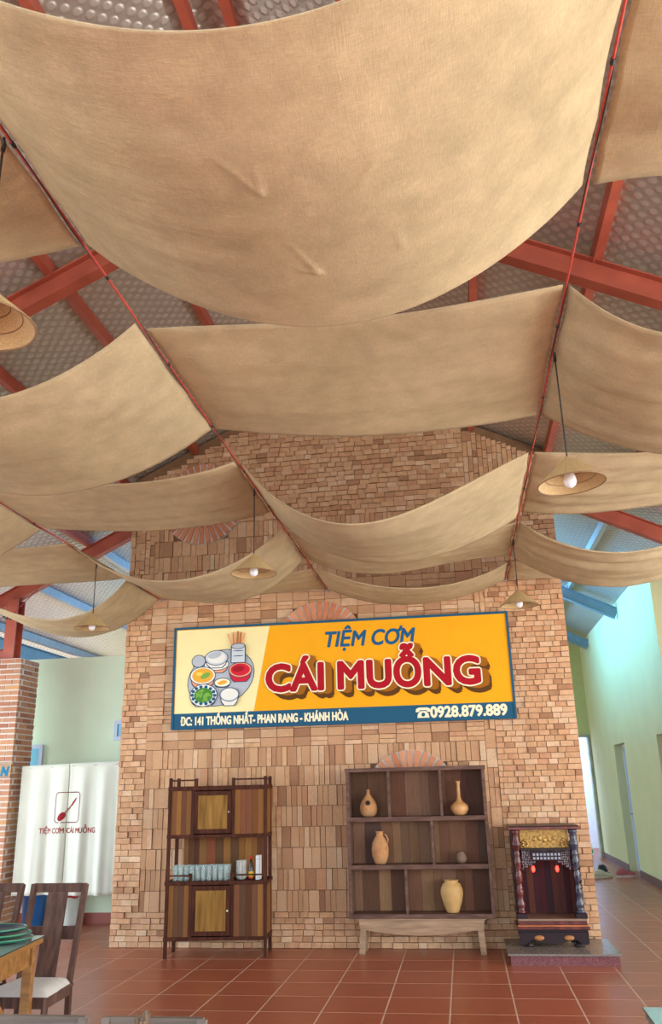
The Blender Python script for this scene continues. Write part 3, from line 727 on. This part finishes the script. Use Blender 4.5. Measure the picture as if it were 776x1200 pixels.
def pot(name, label, x, z, prof, m_, y=9.60):
    o = link(name, MB().lathe(prof, 28).mesh(name, m_, True)); o.location = (x, y, z); return tag(o, label, 'pot')
# bottle with a hole
hb = thing('pierced_bottle', 'teardrop clay bottle with a round hole on the top shelf', 'pot', (-1.055, 9.60, 1.3355))
MB().lathe([(.055,0),(.085,.03),(.098,.08),(.095,.12),(.075,.165),(.045,.205),(.022,.235),(.016,.27),(.019,.285),(.012,.285),(.01,.25),(0,.25)], 28, sy=.8).build('body', CLAY, hb, smooth=True)
rim = MB().lathe([(.0,0),(.024,.0),(.026,.004),(.02,.008),(0,.008)], 18).build('hole', mat('hole_shade', (.015,.012,.01), rough=.9), hb, smooth=True)  # near-black disc: the shade inside the hole put into its colour
rim.rotation_euler = (math.radians(75), 0, 0); rim.location = (.0, -.064, .145)
pot('long_neck_vase', 'orange clay vase with a long thin neck on the top shelf', -.06, 1.3355, [(.05,0),(.075,.02),(.098,.06),(.095,.095),(.065,.125),(.035,.145),(.022,.18),(.019,.25),(.018,.32),(.028,.355),(.02,.355),(.012,.32),(0,.32)], CLAY3)
ju = thing('clay_jug', 'tall fired clay jug with a dark scorched patch on the middle shelf', 'pot', (-.945, 9.60, .8555))
MB().lathe([(.05,0),(.065,.015),(.088,.08),(.095,.15),(.085,.21),(.058,.26),(.04,.285),(.038,.315),(.046,.33),(.036,.33),(.03,.29),(0,.28)], 28).build('body', CLAY, ju, smooth=True)
MB().tube([(.04,0,.305),(.075,-.02,.29),(.092,-.02,.25),(.085,-.01,.21)], .009, 8).build('handle', CLAY, ju, smooth=True)
pot('small_pot', 'tiny round brown pot with a narrow mouth on the middle shelf', -.075, .8555, [(.03,0),(.05,.02),(.058,.05),(.05,.085),(.03,.105),(.034,.115),(.026,.115),(.02,.09),(0,.08)], mat('brown_clay', (.22,.13,.09), rough=.7, noise=.2))
pot('wide_jar', 'wide shouldered ochre jar with a flat rim on the lowest shelf', -.20, .3805, [(.06,0),(.07,.015),(.1,.10),(.118,.18),(.115,.225),(.095,.275),(.068,.29),(.072,.305),(.085,.315),(.075,.315),(.06,.30),(0,.28)], CLAY2, 9.59)

# ------------------------------------------------------------------ shrine on granite plinth
pln = thing('granite_plinth', 'low granite plinth with polished red front at the base of the brick wall', 'plinth', (0,0,0))
B(.335, 1.345, 8.97, 9.76, 0, .085).build('plinth_body', GRANITE, pln); B(.31, 1.36, 8.945, 9.77, .085, .105).build('plinth_slab', GRANITE_T, pln, bevel=.003)
AL = thing('spirit_shrine', 'carved dark lacquer house shrine with red lamps on the granite plinth', 'shrine', (.45, 9.28, .105), 0)
AW, AD = .67, .40
def al(name, m_, *a, bevel=.003, parent=AL): return B(*a).build(name, m_, parent, bevel=bevel)
for x in (.05, AW-.13):
    for y in (.03, AD-.11): MB().lathe([(.05,0),(.055,.012),(.03,.03),(.034,.05),(.02,.055)], 14, c=(x+.04, y+.04, 0)).build('foot', LACQ2, AL, smooth=True)
skirt = [(0,.13),(AW,.13),(AW,.03),(AW-.05,.02),(AW-.12,.065),(AW-.2,.055),(AW/2+.06,.035),(AW/2,.025),(AW/2-.06,.035),(.2,.055),(.12,.065),(.05,.02),(0,.03)]
MB().prism(skirt[::-1], .0, .03).build('carved_apron', LACQ2, AL)
for x in (.19, AW-.19):
    c_ = MB().lathe([(0,0),(.05,.006),(.045,.014),(.02,.02),(0,.022)], 14, sy=.5).build('carved_flower', mat('orange_carving', (.42,.17,.05), rough=.5), AL, smooth=True)
    c_.rotation_euler = (math.radians(90), 0, 0); c_.location = (x, .002, .085)
al('base_box', LACQ2, 0, AW, .03, AD, .10, .16)
al('base_board', LACQ, -.02, AW+.02, -.02, AD+.01, .16, .185); al('orange_molding', mat('orange_molding', (.45,.14,.05), rough=.4), -.012, AW+.012, -.012, .0, .185, .20)
al('riser', LACQ, 0, AW, .0, AD, .20, .235)
al('deck', mat('deck_wood', (.25,.16,.11), rough=.4, noise=.1), .0, AW, .0, AD, .235, .255)
for x in (.045, AW-.045):
    al('column_block', LACQ2, x-.055, x+.055, .005, .115, .255, .30)
    prof = [(.045,.30),(.045,.32),(.03,.33),(.042,.36),(.045,.39),(.03,.42),(.034,.435),(.03,.45)]
    prof += [(.034+.006*math.sin(k*1.57), .46+k*.035) for k in range(11)]
    prof += [(.03,.84),(.036,.855),(.028,.87),(.03,.89),(.046,.93),(.05,.96),(.032,.99),(.036,1.01),(.03,1.03),(.046,1.06),(.046,1.09)]
    MB().lathe(prof, 14, c=(x, .06, 0)).build('column', LACQ if x < .3 else mat('blue_black_lacquer', [(.02,.02,.04),(.05,.05,.08)], rough=.25, noise=.2), AL, smooth=True)
    d = MB()
    for k in range(40):
        a = k*.9; z = .47+k*.0088; d.lathe([(.0,-.012),(.011,0),(0,.012)], 6, c=(x+.036*math.cos(a), .06+.036*math.sin(a), z))
    d.build('dragon_relief', LACQ if x < .3 else LACQ2, AL)
al('cornice', LACQ, -.03, AW+.03, -.02, AD+.01, 1.09, 1.115); al('roof_board', LACQ2, -.015, AW+.015, -.005, AD, 1.115, 1.125)
al('side_panel', LACQ2, .0, .02, .11, AD, .255, 1.09); al('side_panel', LACQ2, AW-.02, AW, .11, AD, .255, 1.09)
n = 10; ww = (AW-.04)/n
for k in range(n): piece('back_slat', mat('wine_back', [(.06,.014,.018),(.13,.025,.03),(.03,.014,.022),(.15,.05,.03),(.025,.014,.024)], spec=.12, rough=.5, scale=(30,30,4), noise=.3, pieces=True), AL, .02+k*ww, .02+(k+1)*ww-.001, AD-.03, AD-.012-random.random()*.004, .255, .92)
al('gold_panel', GOLD, .09, AW-.09, .10, .115, .905, 1.085)
for x in (.14, AW-.14):
    d = MB()
    for k in range(7): a = k*.9; d.lathe([(0,-.02),(.02,0),(0,.02)], 8, c=(x+.026*math.cos(a), .085, .95+.03*math.sin(a)))
    d.build('gold_flower', GOLD, AL, smooth=True)
d = MB()
for k in range(5): d.lathe([(0,-.03),(.03,0),(0,.03)], 10, c=(.24+.05*k, .10, .99+.012*math.sin(k*2)), sy=.4)
d.build('gold_relief', GOLD, AL, smooth=True)
al('lintel', LACQ2, .08, AW-.08, .05, .10, .885, .905)
fret = MB()
for k in range(26):
    x = .10+(AW-.2)*k/25; dd = abs(k-12.5)/12.5; L_ = .05+.10*dd**2
    z = .885
    while z > .885-L_-.04:
        fret.lathe([(0,-.014),(.012,0),(0,.014)], 6, c=(x+random.uniform(-.004,.004), .075, z)); z -= .022
fret.build('carved_fretwork', mat('silver_black_lacquer', [(.04,.03,.05),(.25,.22,.24)], rough=.25, scale=(50,50,50), noise=.3), AL, smooth=True)
al('name_board', LACQ2, .19, AW-.19, .045, .06, .79, .875)
d = MB()
for i in range(8):
    for j in range(2): d.box(.205+i*.036, .205+i*.036+.022, .041, .046, .80+j*.036, .80+j*.036+.022)
d.build('carved_script', mat('dull_silver', (.30,.30,.36), rough=.3, metal=.6), AL)
for x in (.2, AW-.23):
    lp = MB().tube([(x, .10, .79), (x, .10, .735)], .004, 6).build('lamp_stem', BLACK, AL)
    MB().lathe([(.0,0),(.012,.006),(.017,.03),(.013,.055),(0,.062)], 14, c=(x, .10, .675)).build('red_lamp', mat('lit_red', (1,.016,.01), emit=14, noise=0), AL, smooth=True)

# ------------------------------------------------------------------ cloth curtain in the doorway
cur = thing('cloth_curtain', 'pale cotton split curtain printed with a red spoon mark, hung beside the brick pillar', 'curtain', (0,0,0))
KY = 10.62; KX0, KX1, KZ0, KZ1 = -5.745, -4.25, .44, 1.985
KXm = (-5.745-4.47)/2+.03
def fold(X, Z):
    a = (KZ1-Z)/(KZ1-KZ0)
    return (.012+.022*a)*math.sin(X*21+.6*math.sin(Z*1.3))+.010*a*math.sin(X*47+1.0)
for x0, x1 in ((KX0, KXm-.004), (KXm+.004, KX1)):
    def fn(u, v, x0=x0, x1=x1):
        X = x0+(x1-x0)*u; zt = KZ1+.01+.035*(X-KX0)/(KX1-KX0)+.012; Z = zt+(KZ0-zt)*v
        X += .012*(v)*(u-.5)*(-1 if x0 == KX0 else 1); return (X, KY-.012+(fold(X, Z) if v > .02 else 0)*min(1, v*12)+.012*min(1, v*12), Z+.012*(u if x0 == KX0 else 0)*v)
    MB().grid(fn, 60, 30).build('cloth_panel', CLOTH, cur, smooth=True, solid=.003)
MB().tube([(KX0-.08, KY, KZ1-.01), (-4.0, KY, KZ1+.025)], .008, 10).build('curtain_rod', WOOD_B, cur)
MAROON = flat('print_maroon', (.30,.018,.025)); INK = flat('print_ink', (.16,.03,.035))
def KP(px, py): p = onY(px, py, KY); return p.x, p.z
def kwarp(X, Z): return fold(X, Z)-.0045
def kplate(name, pts, m_, rings=5):
    n = len(pts); cx = sum(p[0] for p in pts)/n; cz = sum(p[1] for p in pts)/n; mb = MB()
    for r in range(1, rings+1): mb.v += [(x, KY+kwarp(x, z), z) for x, z in [(cx+(p[0]-cx)*r/rings, cz+(p[1]-cz)*r/rings) for p in pts]]
    mb.f = [tuple(range(n))]+[(r*n+k, r*n+(k+1) % n, (r+1)*n+(k+1) % n, (r+1)*n+k) for r in range(rings-1) for k in range(n)]
    return mb.build(name, m_, cur)
xa, za = KP(46, 976); xb, zb2 = KP(111, 971)
put_text('printed_lettering', 'TIỆM CƠM CÁI MUỖNG', MAROON, cur, xa, xb, (za+zb2)/2-.028, .062, KY, grow=.0012, warp=kwarp)
# rounded square ring
c0 = KP(79.5, 946); R_ = .168; rr = .045; ring_o, ring_i = [], []
def rsq(s, r):
    pts = []
    for cxn, czn, a0 in ((1,1,0),(-1,1,90),(-1,-1,180),(1,-1,270)):
        for k in range(6):
            a = math.radians(a0+18*k); pts.append((c0[0]+cxn*(s-r)+r*math.cos(a), c0[1]+czn*(s*1.12-r)+r*math.sin(a)))
    return pts
po_, pi_ = rsq(R_, rr), rsq(R_-.009, rr-.009); n = len(po_); mb = MB()
mb.v = [(x, KY+kwarp(x, z), z) for x, z in po_+pi_]; mb.f = [(k, (k+1) % n, n+(k+1) % n, n+k) for k in range(n)]; mb.build('printed_frame', INK, cur)
sp = KP(72.5, 957); an = math.radians(50)
def rot2(x, z, c): return (c[0]+x*math.cos(an)-z*math.sin(an), c[1]+x*math.sin(an)+z*math.cos(an))
kplate('printed_spoon_bowl', [rot2(.062*math.cos(t), .040*math.sin(t), sp) for t in [2*math.pi*k/22 for k in range(22)]], MAROON)
for hp_ in (((.055,-.006),(.165,-.006),(.165,.005),(.055,.006)), ((.155,-.006),(.20,-.015),(.25,-.012),(.30,-.002),(.285,.012),(.22,.011),(.155,.005))):
    kplate('printed_spoon_handle', [rot2(*q, sp) for q in hp_], MAROON, 2)

# ------------------------------------------------------------------ cords and drapes
ZR = 3.95
ROPE = {'LLL': -5.80, 'LL': -3.62, 'L': -1.48, 'R': .66, 'RR': 2.80}
cordlab = {'LLL': 'red cord carrying fabric over the brick pillar side of the room', 'LL': 'red cord ending at the edge of the brick wall beside the curtain', 'L': 'red cord ending above the middle of the yellow sign', 'R': 'red cord ending above the corner of the sign near the shrine', 'RR': 'red cord running above the corridor to the right wall'}
for k, x in ROPE.items():
    ye = 9.785 if k in ('LL','L','R') else 10.1
    c = thing('support_cord', cordlab[k], 'cord', (x, ye, ZR), 0, 'red cords carrying the ceiling fabric')
    up = [] if ye < 9.8 else [(0, .6, roof_z(x)-.21-ZR)]
    MB().tube([(0, y-ye, 0) for y in (-3.3, 3, ye)]+up, .006, 8).build('cord', REDCORD, c)
    MB().tube([(.0055*math.sin(j*.9), -3.2-ye+j*(ye+3.2)/70, -.003+.007*math.cos(j*.9)) for j in range(71)], .003, 5).build('electric_wire', BLACK, c)
    for j in range(14):
        y = -2+j*.85
        if y < ye-.1: MB().tube([(0, y-ye-.012, 0), (0, y-ye+.012, 0)], .009, 8).build('knot', BLACK, c)
    if not up: MB().tube([(0, -.03, 0), (0, 0, 0)], .02, 8).build('wall_hook', ZINC, c)
def drape(label, a, b, ya, yb, near, far, group, wr=.006, seed=0, creases=(), res=(64, 30)):
    """fabric between cords a and b; near/far = (sag, skew, y shift at right end)"""
    xa, xb = ROPE[a]+.0125, ROPE[b]-.0125; rnd = random.Random(seed); ph = [rnd.uniform(0, 6) for _ in range(6)]
    def edge(u, s): return -4*u*(1-u)*(s[0]+2*s[1]*(1-2*u))
    def fn(u, v):
        x = xa+(xb-xa)*u; y = ya+(yb-ya)*v + (near[2]*(1-v)+far[2]*v)*u
        z = ZR+edge(u, near)*(1-v)+edge(u, far)*v
        env = min(1, 12*u*(1-u))
        z -= .025*4*v*(1-v)*env                                        # slack between the two hems
        z += wr*env*(math.sin(13*v+3*u+ph[0])+.7*math.sin(29*v-4*u+ph[1]+math.sin(5*u+ph[2]))+.4*math.sin(47*v+7*u+ph[3]))
        y += .008*math.sin(9*u+ph[4])*(1 if v in (0, 1) else .6)
        for (u0, v0, u1, v1, am) in creases:
            dx, dy = (u1-u0)*2.1, (v1-v0)*1.4; px, py = (u-u0)*2.1, (v-v0)*1.4; L2 = dx*dx+dy*dy
            t = max(0, min(1, (px*dx+py*dy)/L2)); d2 = (px-t*dx)**2+(py-t*dy)**2; z -= am*math.exp(-d2/.00018)*(.4+.6*t)
        # little scallops where the hem is tied along the cord
        x += (.010*abs(math.sin(v*9.4+ph[5])))*(max(0, 1-u*14)-max(0, 1-(1-u)*14))
        return (x-(xa+xb)/2, y-ya, z-ZR)
    o = MB().grid(fn, *res).build('fabric_drape', FABRIC, smooth=True, solid=.004)
    o.location = ((xa+xb)/2, ya, ZR); tag(o, label, 'drape', group)
    return o
G = 'linen drapes slung between the cords'
ord_ = {1:'first', 2:'second', 3:'third', 4:'fourth', 5:'fifth'}
bayn = {('L','R'): 'over the yellow sign', ('LL','L'): 'over the cabinet', ('LLL','LL'): 'beside the brick pillar', ('R','RR'): 'near the corridor wall'}
DR = [ # bay, order from brick wall, y near, y far, near(sag,skew,dy), far
 (('L','R'),5,1.45,2.855,(.54,-.01,0),(.524,-.019,0)),
 (('L','R'),4,3.565,4.85,(.063,-.006,0),(.101,.005,.21)),
 (('L','R'),3,5.51,7.0,(.467,.116,.2),(.399,.034,.3)),
 (('L','R'),2,7.2,8.25,(.12,0,.25),(.142,.08,.4)),
 (('L','R'),1,8.62,9.70,(.26,-.006,.3),(.246,.009,.05)),
 (('LL','L'),5,1.45,2.85,(.10,0,0),(.083,0,0)),
 (('LL','L'),4,3.5,4.85,(.377,-.042,0),(.388,.01,0)),
 (('LL','L'),3,5.45,6.65,(.088,-.03,0),(.091,-.01,0)),
 (('LL','L'),2,7.16,8.69,(.432,.004,0),(.376,-.059,-.45)),
 (('LL','L'),1,8.72,9.72,(.06,0,-.05),(.03,.03,0)),
 (('LLL','LL'),4,3.5,4.85,(.10,0,0),(.10,0,0)),
 (('LLL','LL'),3,5.45,6.67,(.40,0,0),(.383,0,0)),
 (('LLL','LL'),2,7.16,8.6,(.02,0,0),(.01,0,0)),
 (('LLL','LL'),1,8.69,9.73,(.387,-.10,0),(.427,-.038,0)),
 (('R','RR'),5,1.45,2.85,(.05,0,0),(.03,0,0)),
 (('R','RR'),4,3.57,5.06,(.24,.20,0),(.407,-.01,0)),
 (('R','RR'),3,5.71,7.12,(.069,.017,0),(.02,.05,0)),
 (('R','RR'),2,7.43,8.66,(.317,.039,0),(.391,.001,0)),
 (('R','RR'),1,8.9,9.75,(.03,0,0),(.03,0,0)),
]
CRE = []
for (p, q, am) in (((248,158),(304,196),.007),((297,166),(306,196),.007),((338,262),(372,294),.006),((346,291),(372,294),.006),((306,232),(360,222),.004),((464,255),(472,276),.005),((414,205),(440,160),.003),((560,120),(600,85),.003)):
    e = []
    for (x, y) in (p, q): P = onZ(x, y, ZR-.47); e += [(P.x-ROPE['L'])/(ROPE['R']-ROPE['L']), (P.y-1.45)/1.4]
    CRE.append((*e, am))
for k, (bay, n, ya, yb, ne, fa) in enumerate(DR):
    deep = max(ne[0], fa[0]) > .2
    drape('tan linen drape in %s swag, %s from the brick wall %s' % ('deep' if deep else 'shallow', ord_[n], bayn[bay]), bay[0], bay[1], ya, yb, ne, fa, G, wr=.004 if bay != ('R','RR') else .013, seed=k, creases=CRE if k == 0 else (), res=(200, 130) if k == 0 else (72, 34))

# ------------------------------------------------------------------ cone lamps
def lamp(label, x, y, ztop, tilt=(0,0)):
    t = thing('cone_lamp', label, 'lamp', (x, y, ZR-.013), 0, 'woven cone lamps hung from the cords')
    dz = ztop-ZR+.013
    MB().tube([(0,0,0),(0,0,dz+.01)], .0045, 6).build('cable', BLACK, t)
    MB().tube([(0,-.008,-.012),(0,.006,-.03),(0,.0,-.06)], .009, 6).build('cable_knot', BLACK, t)
    R_, H_ = .175, .145
    prof = [(.012,0),(.016,-.004)]+[(.016+(R_-.016)*k/14+.0012*(k % 2), -.004-(H_-.004)*k/14) for k in range(1, 15)]
    sh = MB().lathe([(r, z) for r, z in prof], 40)
    # open cone: drop end caps
    sh.f = [f for f in sh.f if len(f) == 4]
    s = sh.build('shade', RATTAN, t, smooth=False, solid=.003); s.location = (0,0,dz)
    ribs = MB()
    for k in range(20):
        a = 2*math.pi*k/20; ribs.tube([(.018*math.cos(a), .018*math.sin(a), -.004), ((R_+.002)*math.cos(a), (R_+.002)*math.sin(a), -H_)], .0018, 4)
    rb = ribs.build('ribs', mat('split_bamboo', (.46,.31,.13), rough=.6), s)
    for f in (.45, .72, 1.0):
        r = .016+(R_-.016)*f; pts = [(r*math.cos(2*math.pi*k/40), r*math.sin(2*math.pi*k/40), -.004-(H_-.004)*f-.002) for k in range(41)]
        MB().tube(pts, .0035 if f == 1 else .0022, 6).build('hoop', mat('dark_bamboo', (.22,.13,.06), rough=.6), s)
    MB().lathe([(.0,0),(.017,-.002),(.019,-.05),(.015,-.06),(0,-.06)], 14, c=(0,0,dz-.01)).build('socket', mat('white_plastic', (.7,.72,.74), rough=.3), t, smooth=True)
    MB().lathe([(.013,-.05),(.017,-.07),(.03,-.095),(.034,-.12),(.029,-.142),(.015,-.155),(0,-.158)], 18, c=(0,0,dz-.01)).build('bulb', BULB, t, smooth=True)
    s.rotation_euler = (tilt[0], tilt[1], 0)
    return t
lamp('woven bamboo cone lamp hung from the fourth drape edge beside the corridor bay', .665, 4.2, 3.30, (0, math.radians(-3)))
lamp('woven bamboo cone lamp hung beside the fifth drape, farthest from the brick wall', -1.485, 2.2, 3.31)
lamp('woven bamboo cone lamp hung below the cord over the sign, near the round brick fan', -1.485, 6.0, 3.385)
lamp('woven bamboo cone lamp hung in the outer bay near the mint wall', -3.63, 7.85, 3.395)
lamp('woven bamboo cone lamp hung at the upper corner of the sign near the shrine', .65, 7.95, 3.42)

# ------------------------------------------------------------------ tables and chairs
def chair(label, loc, rz, hb=1.03, wood=WOOD_C, group='dining chairs', lean=.12):
    t = thing('dining_chair', label, 'chair', loc, rz, group); SH_ = .43
    for s in (-1, 1):
        pts = [(s*.185,.20,0),(s*.185,.185,.42),(s*.195,.22,.62),(s*.20,.20+lean,hb)]
        mb = MB()
        for k in range(3): mb.beam(pts[k], pts[k+1], .034, .04, up=(0,1,0))
        mb.build('rear_leg', wood, t)
        MB().tube([(s*.20,-.21,0),(s*.205,-.205,.22),(s*.205,-.2,.40)], [.016,.022,.026], 4).build('leg', wood, t)
        MB().beam((s*.205,-.2,.375), (s*.187,.19,.375), .025, .07).build('side_rail', wood, t)
    MB().beam((-.2,-.2,.375), (.2,-.2,.375), .025, .07).build('front_rail', wood, t)
    MB().beam((-.185,.19,.375), (.185,.19,.375), .025, .07).build('back_rail', wood, t)
    MB().beam((-.205,.20+lean,hb-.025), (.205,.20+lean,hb-.025), .03, .06).build('top_rail', wood, t)
    yl = .205+.01
    MB().beam((-.185,.262,.715), (.185,.262,.715), .016, .085).build('lower_rail', wood, t)
    MB().beam((0,.185,.43), (0,.20+lean-.02,hb-.05), .15, .014, up=(0,1,0)).build('splat', wood, t)
    def fn(u, v):
        x = (u-.5); y = (v-.5); wd = .46-.06*v; e = 1-max(abs(2*x), abs(2*y))**6
        return (x*wd, y*.43-.01, .41+.05*e)
    mb = MB().grid(fn, 18, 18); mb.build('seat_cushion', CUSH, t, smooth=True)
    B(-.215,.215,-.215,.19,.395,.412).build('seat_base', wood, t)
    return t
chair('dark wooden dining chair with white seat at the glass table corner', (-3.0, 5.93, 0), 0)
chair('dark wooden dining chair with white seat between the glass table and the brick pillar', (-3.515, 5.95, 0), math.radians(-2))
chair('low weathered wooden chair beside the chopstick table, its back toward the cabinet', (-1.30, 3.38, 0), 0, hb=.80, wood=WOOD_GREY, group='weathered chairs', lean=.06)
chair('low weathered wooden chair beside the chopstick table, its back toward the brick pillar', (-1.80, 3.38, 0), 0, hb=.80, wood=WOOD_GREY, group='weathered chairs', lean=.06)
TGLASS = glass_mat('table_glass', (.45,.62,.62), .04, .25)
def table(label, x0, x1, y0, y1, zt, rz=0, wood=WOOD_T):
    cx, cy = (x0+x1)/2, (y0+y1)/2; t = thing('dining_table', label, 'table', (cx, cy, 0), rz); a, b = (x1-x0)/2, (y1-y0)/2
    n = 5
    for k in range(n): piece('plank', wood, t, -a+2*a*k/n+.001, -a+2*a*(k+1)/n-.001, -b, b, zt-.045, zt-.012)
    B(-a-.005, a+.005, -b-.005, b+.005, zt-.011, zt-.003).build('glass_top', TGLASS, t); B(-a-.007,a+.007,b+.004,b+.006,zt-.011,zt-.003).build('glass_edge', flat('glass_edge_green', (.02,.06,.06), .1), t)
    B(-a-.007,-a-.005,-b-.005,b+.004,zt-.0115,zt-.0035).build('glass_edge', flat('glass_edge_green', (.02,.06,.06), .1), t); B(a+.005,a+.007,-b-.005,b+.004,zt-.0115,zt-.0035).build('glass_edge', flat('glass_edge_green', (.02,.06,.06), .1), t)
    for s in (-1, 1):
        B(s*(a-.06)-.012, s*(a-.06)+.012, -b+.09, b-.09, zt-.17, zt-.045).build('apron', wood, t)
        B(-a+.09, a-.09, s*(b-.06)-.012, s*(b-.06)+.012, zt-.17, zt-.045).build('apron', wood, t)
        for q in (-1, 1):
            B(s*(a-.06)-.03, s*(a-.06)+.03, q*(b-.06)-.03, q*(b-.06)+.03, 0, zt-.045).build('leg', wood, t, bevel=.003)
        MB().beam((s*(a-.06), b-.09, .12), (s*(a-.06), -b+.2, zt-.19), .03, .045).build('brace', wood, t)
    return t
table('golden wood dining table with a glass top and green trays on it', -4.08, -2.77, 4.75, 5.62, .78, math.radians(6))
table('wooden dining table with a glass top at the shrine side of the room', .69, 1.9, 3.25, 4.14, .75, math.radians(-1), wood=WOOD_GREY)
table('wooden dining table with a chopstick holder on it', -2.1, -.72, 2.05, 2.85, .75)
# chopsticks
hp = onY(165, 1200, 2.62)
ch = thing('chopstick_holder', 'round holder full of dark wooden chopsticks on the near table', 'holder', (hp.x, 2.62, .748))
MB().lathe([(.035,0),(.04,.005),(.04,.14),(.036,.14),(.034,.01),(0,.01)], 18).build('cup', WOOD_B, ch, smooth=True)
STK = mat('dark_chopstick', [(.08,.05,.03),(.2,.13,.08)], rough=.5, noise=.2)
for k in range(14):
    a = k*2.4; r = .008+.018*(k % 4)/3
    MB().tube([(r*math.cos(a), r*math.sin(a), .015), (r*1.3*math.cos(a+.3), r*1.3*math.sin(a+.3), .29+random.uniform(0,.035))], [.003,.0045], 6).build('chopstick', STK, ch)
# green trays on the left table
def tray(label, x, y, z, rz, m_):
    o = thing('oval_tray', label, 'tray', (x, y, z), rz, 'green trays on the glass table')
    MB().lathe([(0,.004),(.17,.004),(.2,.01),(.235,.024),(.24,.024),(.205,.004),(.17,.0),(0,.0)], 36, sy=.72).build('dish', m_, o, smooth=True)
    pts = [(.238*math.cos(2*math.pi*k/36), .238*.72*math.sin(2*math.pi*k/36), .022) for k in range(37)]
    MB().tube(pts, .005, 6).build('rim', mat('tray_rim', (.06,.24,.15), rough=.25), o, smooth=True); return o
TG = mat('tray_green', (.03,.14,.09), rough=.3, noise=.1); TG2 = mat('tray_navy', (.02,.05,.09), rough=.3, noise=.1)
tray('bottom oval green tray of the stack on the glass table', -3.02, 5.42, .782, .2, TG)
tray('middle oval green tray of the stack on the glass table', -3.03, 5.41, .811, .15, TG)
tray('topmost dark tray with a green rim on the glass table', -3.06, 5.40, .840, .3, TG2)

# ------------------------------------------------------------------ small things
bn = thing('blue_bin', 'blue plastic bin standing on the floor behind the dark chairs', 'bin', (-5.72, 11.2, 0))
MB().lathe([(.13,0),(.135,.01),(.165,.42),(.175,.43),(.175,.45),(.16,.45),(.155,.42),(.125,.02),(0,.02)], 24).build('tub', mat('blue_plastic', (.03,.16,.45), rough=.35, noise=.05), bn, smooth=True)
MB().tube([(-.17,0,.44),(-.14,-.1,.5),(0,-.14,.53),(.14,-.1,.5),(.17,0,.44)], .006, 6).build('handle', ZINC, bn)
sk = thing('rice_sack', 'white plastic sack with a red stripe leaning by the blue bin', 'sack', (-5.28, 11.28, 0))
def fn(u, v):
    a = 2*math.pi*u; r = (.15+.02*math.sin(3*a)) * (1-.25*v*v) * (1 if v < .95 else .8); return (r*math.cos(a), .75*r*math.sin(a), .40*v+.012*math.sin(4*a)*v)
mb = MB().grid(fn, 24, 10); mb.build('bag', mat('sack_white', (.72,.76,.70), rough=.5, noise=.06), sk, smooth=True, solid=.003)
def fn2(u, v):
    a = 2*math.pi*u; z = .34+.045*v; r = (.153+.02*math.sin(3*a))*(1-.25*(z/.4)**2); return (r*math.cos(a), .75*r*math.sin(a), z+.012*math.sin(4*a)*z/.4)
MB().grid(fn2, 24, 3).build('stripe', flat('stripe_red', (.5,.06,.05)), sk, smooth=True)
def shoe(label, loc, rz, m1, m2, sc=1):
    t = thing('shoe', label, 'shoe', loc, rz, 'shoes left on the corridor floor')
    def outline(k): a = 2*math.pi*k/24; x = .14*math.cos(a); wd = .048+.010*math.cos(a); return x*sc, wd*math.sin(a)*sc
    mb = MB(); n = 24
    for z in (0, .03): mb.v += [(outline(k)[0], outline(k)[1], z*sc) for k in range(n)]
    mb.f = [(k, (k+1) % n, n+(k+1) % n, n+k) for k in range(n)]+[tuple(range(n-1, -1, -1)), tuple(range(n, 2*n))]; mb.build('sole', m1, t)
    def up(u, v):
        a = 2*math.pi*u; x = .135*math.cos(a); wd = (.045+.010*math.cos(a))*math.sin(a)
        h_ = .03+.075*v*(1-.45*max(0, math.cos(a))); f = 1-.55*v**2; return ((x*f-.03*v)*sc, wd*f*sc, h_*sc)
    MB().grid(up, 24, 8).build('upper', m2, t, smooth=True, solid=.004)
    d = MB()
    for k in range(4): d.tube([((.03+.02*k)*sc, -.03*sc, (.085-.009*k)*sc), ((.03+.02*k)*sc, .03*sc, (.085-.009*k)*sc)], .004*sc, 5)
    d.build('laces', BLACK, t); return t
SC = mat('shoe_cream', (.60,.58,.45), rough=.6); SBK = mat('shoe_black', (.03,.03,.04), rough=.6); SR = mat('shoe_red', (.45,.10,.11), rough=.6); SW = mat('shoe_pale', (.65,.50,.48), rough=.6)
shoe('cream trainer with black laces on the corridor floor', (2.34, 16.45, 0), math.radians(15), SC, SC, 1.35)
shoe('black trainer standing behind the cream one on the corridor floor', (2.42, 16.98, 0), math.radians(70), SC, SBK, 1.7)
shoe('red and pink trainer lying next to the cream trainer', (2.76, 16.50, 0), math.radians(10), SW, SR, 1.35)
jb = thing('detergent_bottle', 'white plastic bottle with green label on the far room floor', 'bottle', (2.72, 20.95, 0))
MB().lathe([(.10,0),(.11,.02),(.11,.22),(.07,.28),(.035,.31),(.035,.34)], 18, sy=.6).build('body', mat('bottle_white', (.70,.80,.80), rough=.35), jb, smooth=True)
MB().lathe([(.112,.06),(.112,.14)], 18, sy=.6).build('label_band', flat('label_green', (.05,.4,.12)), jb); MB().lathe([(.04,.34),(.04,.39),(0,.39)], 12).build('cap', flat('cap_blue', (.05,.15,.3)), jb)
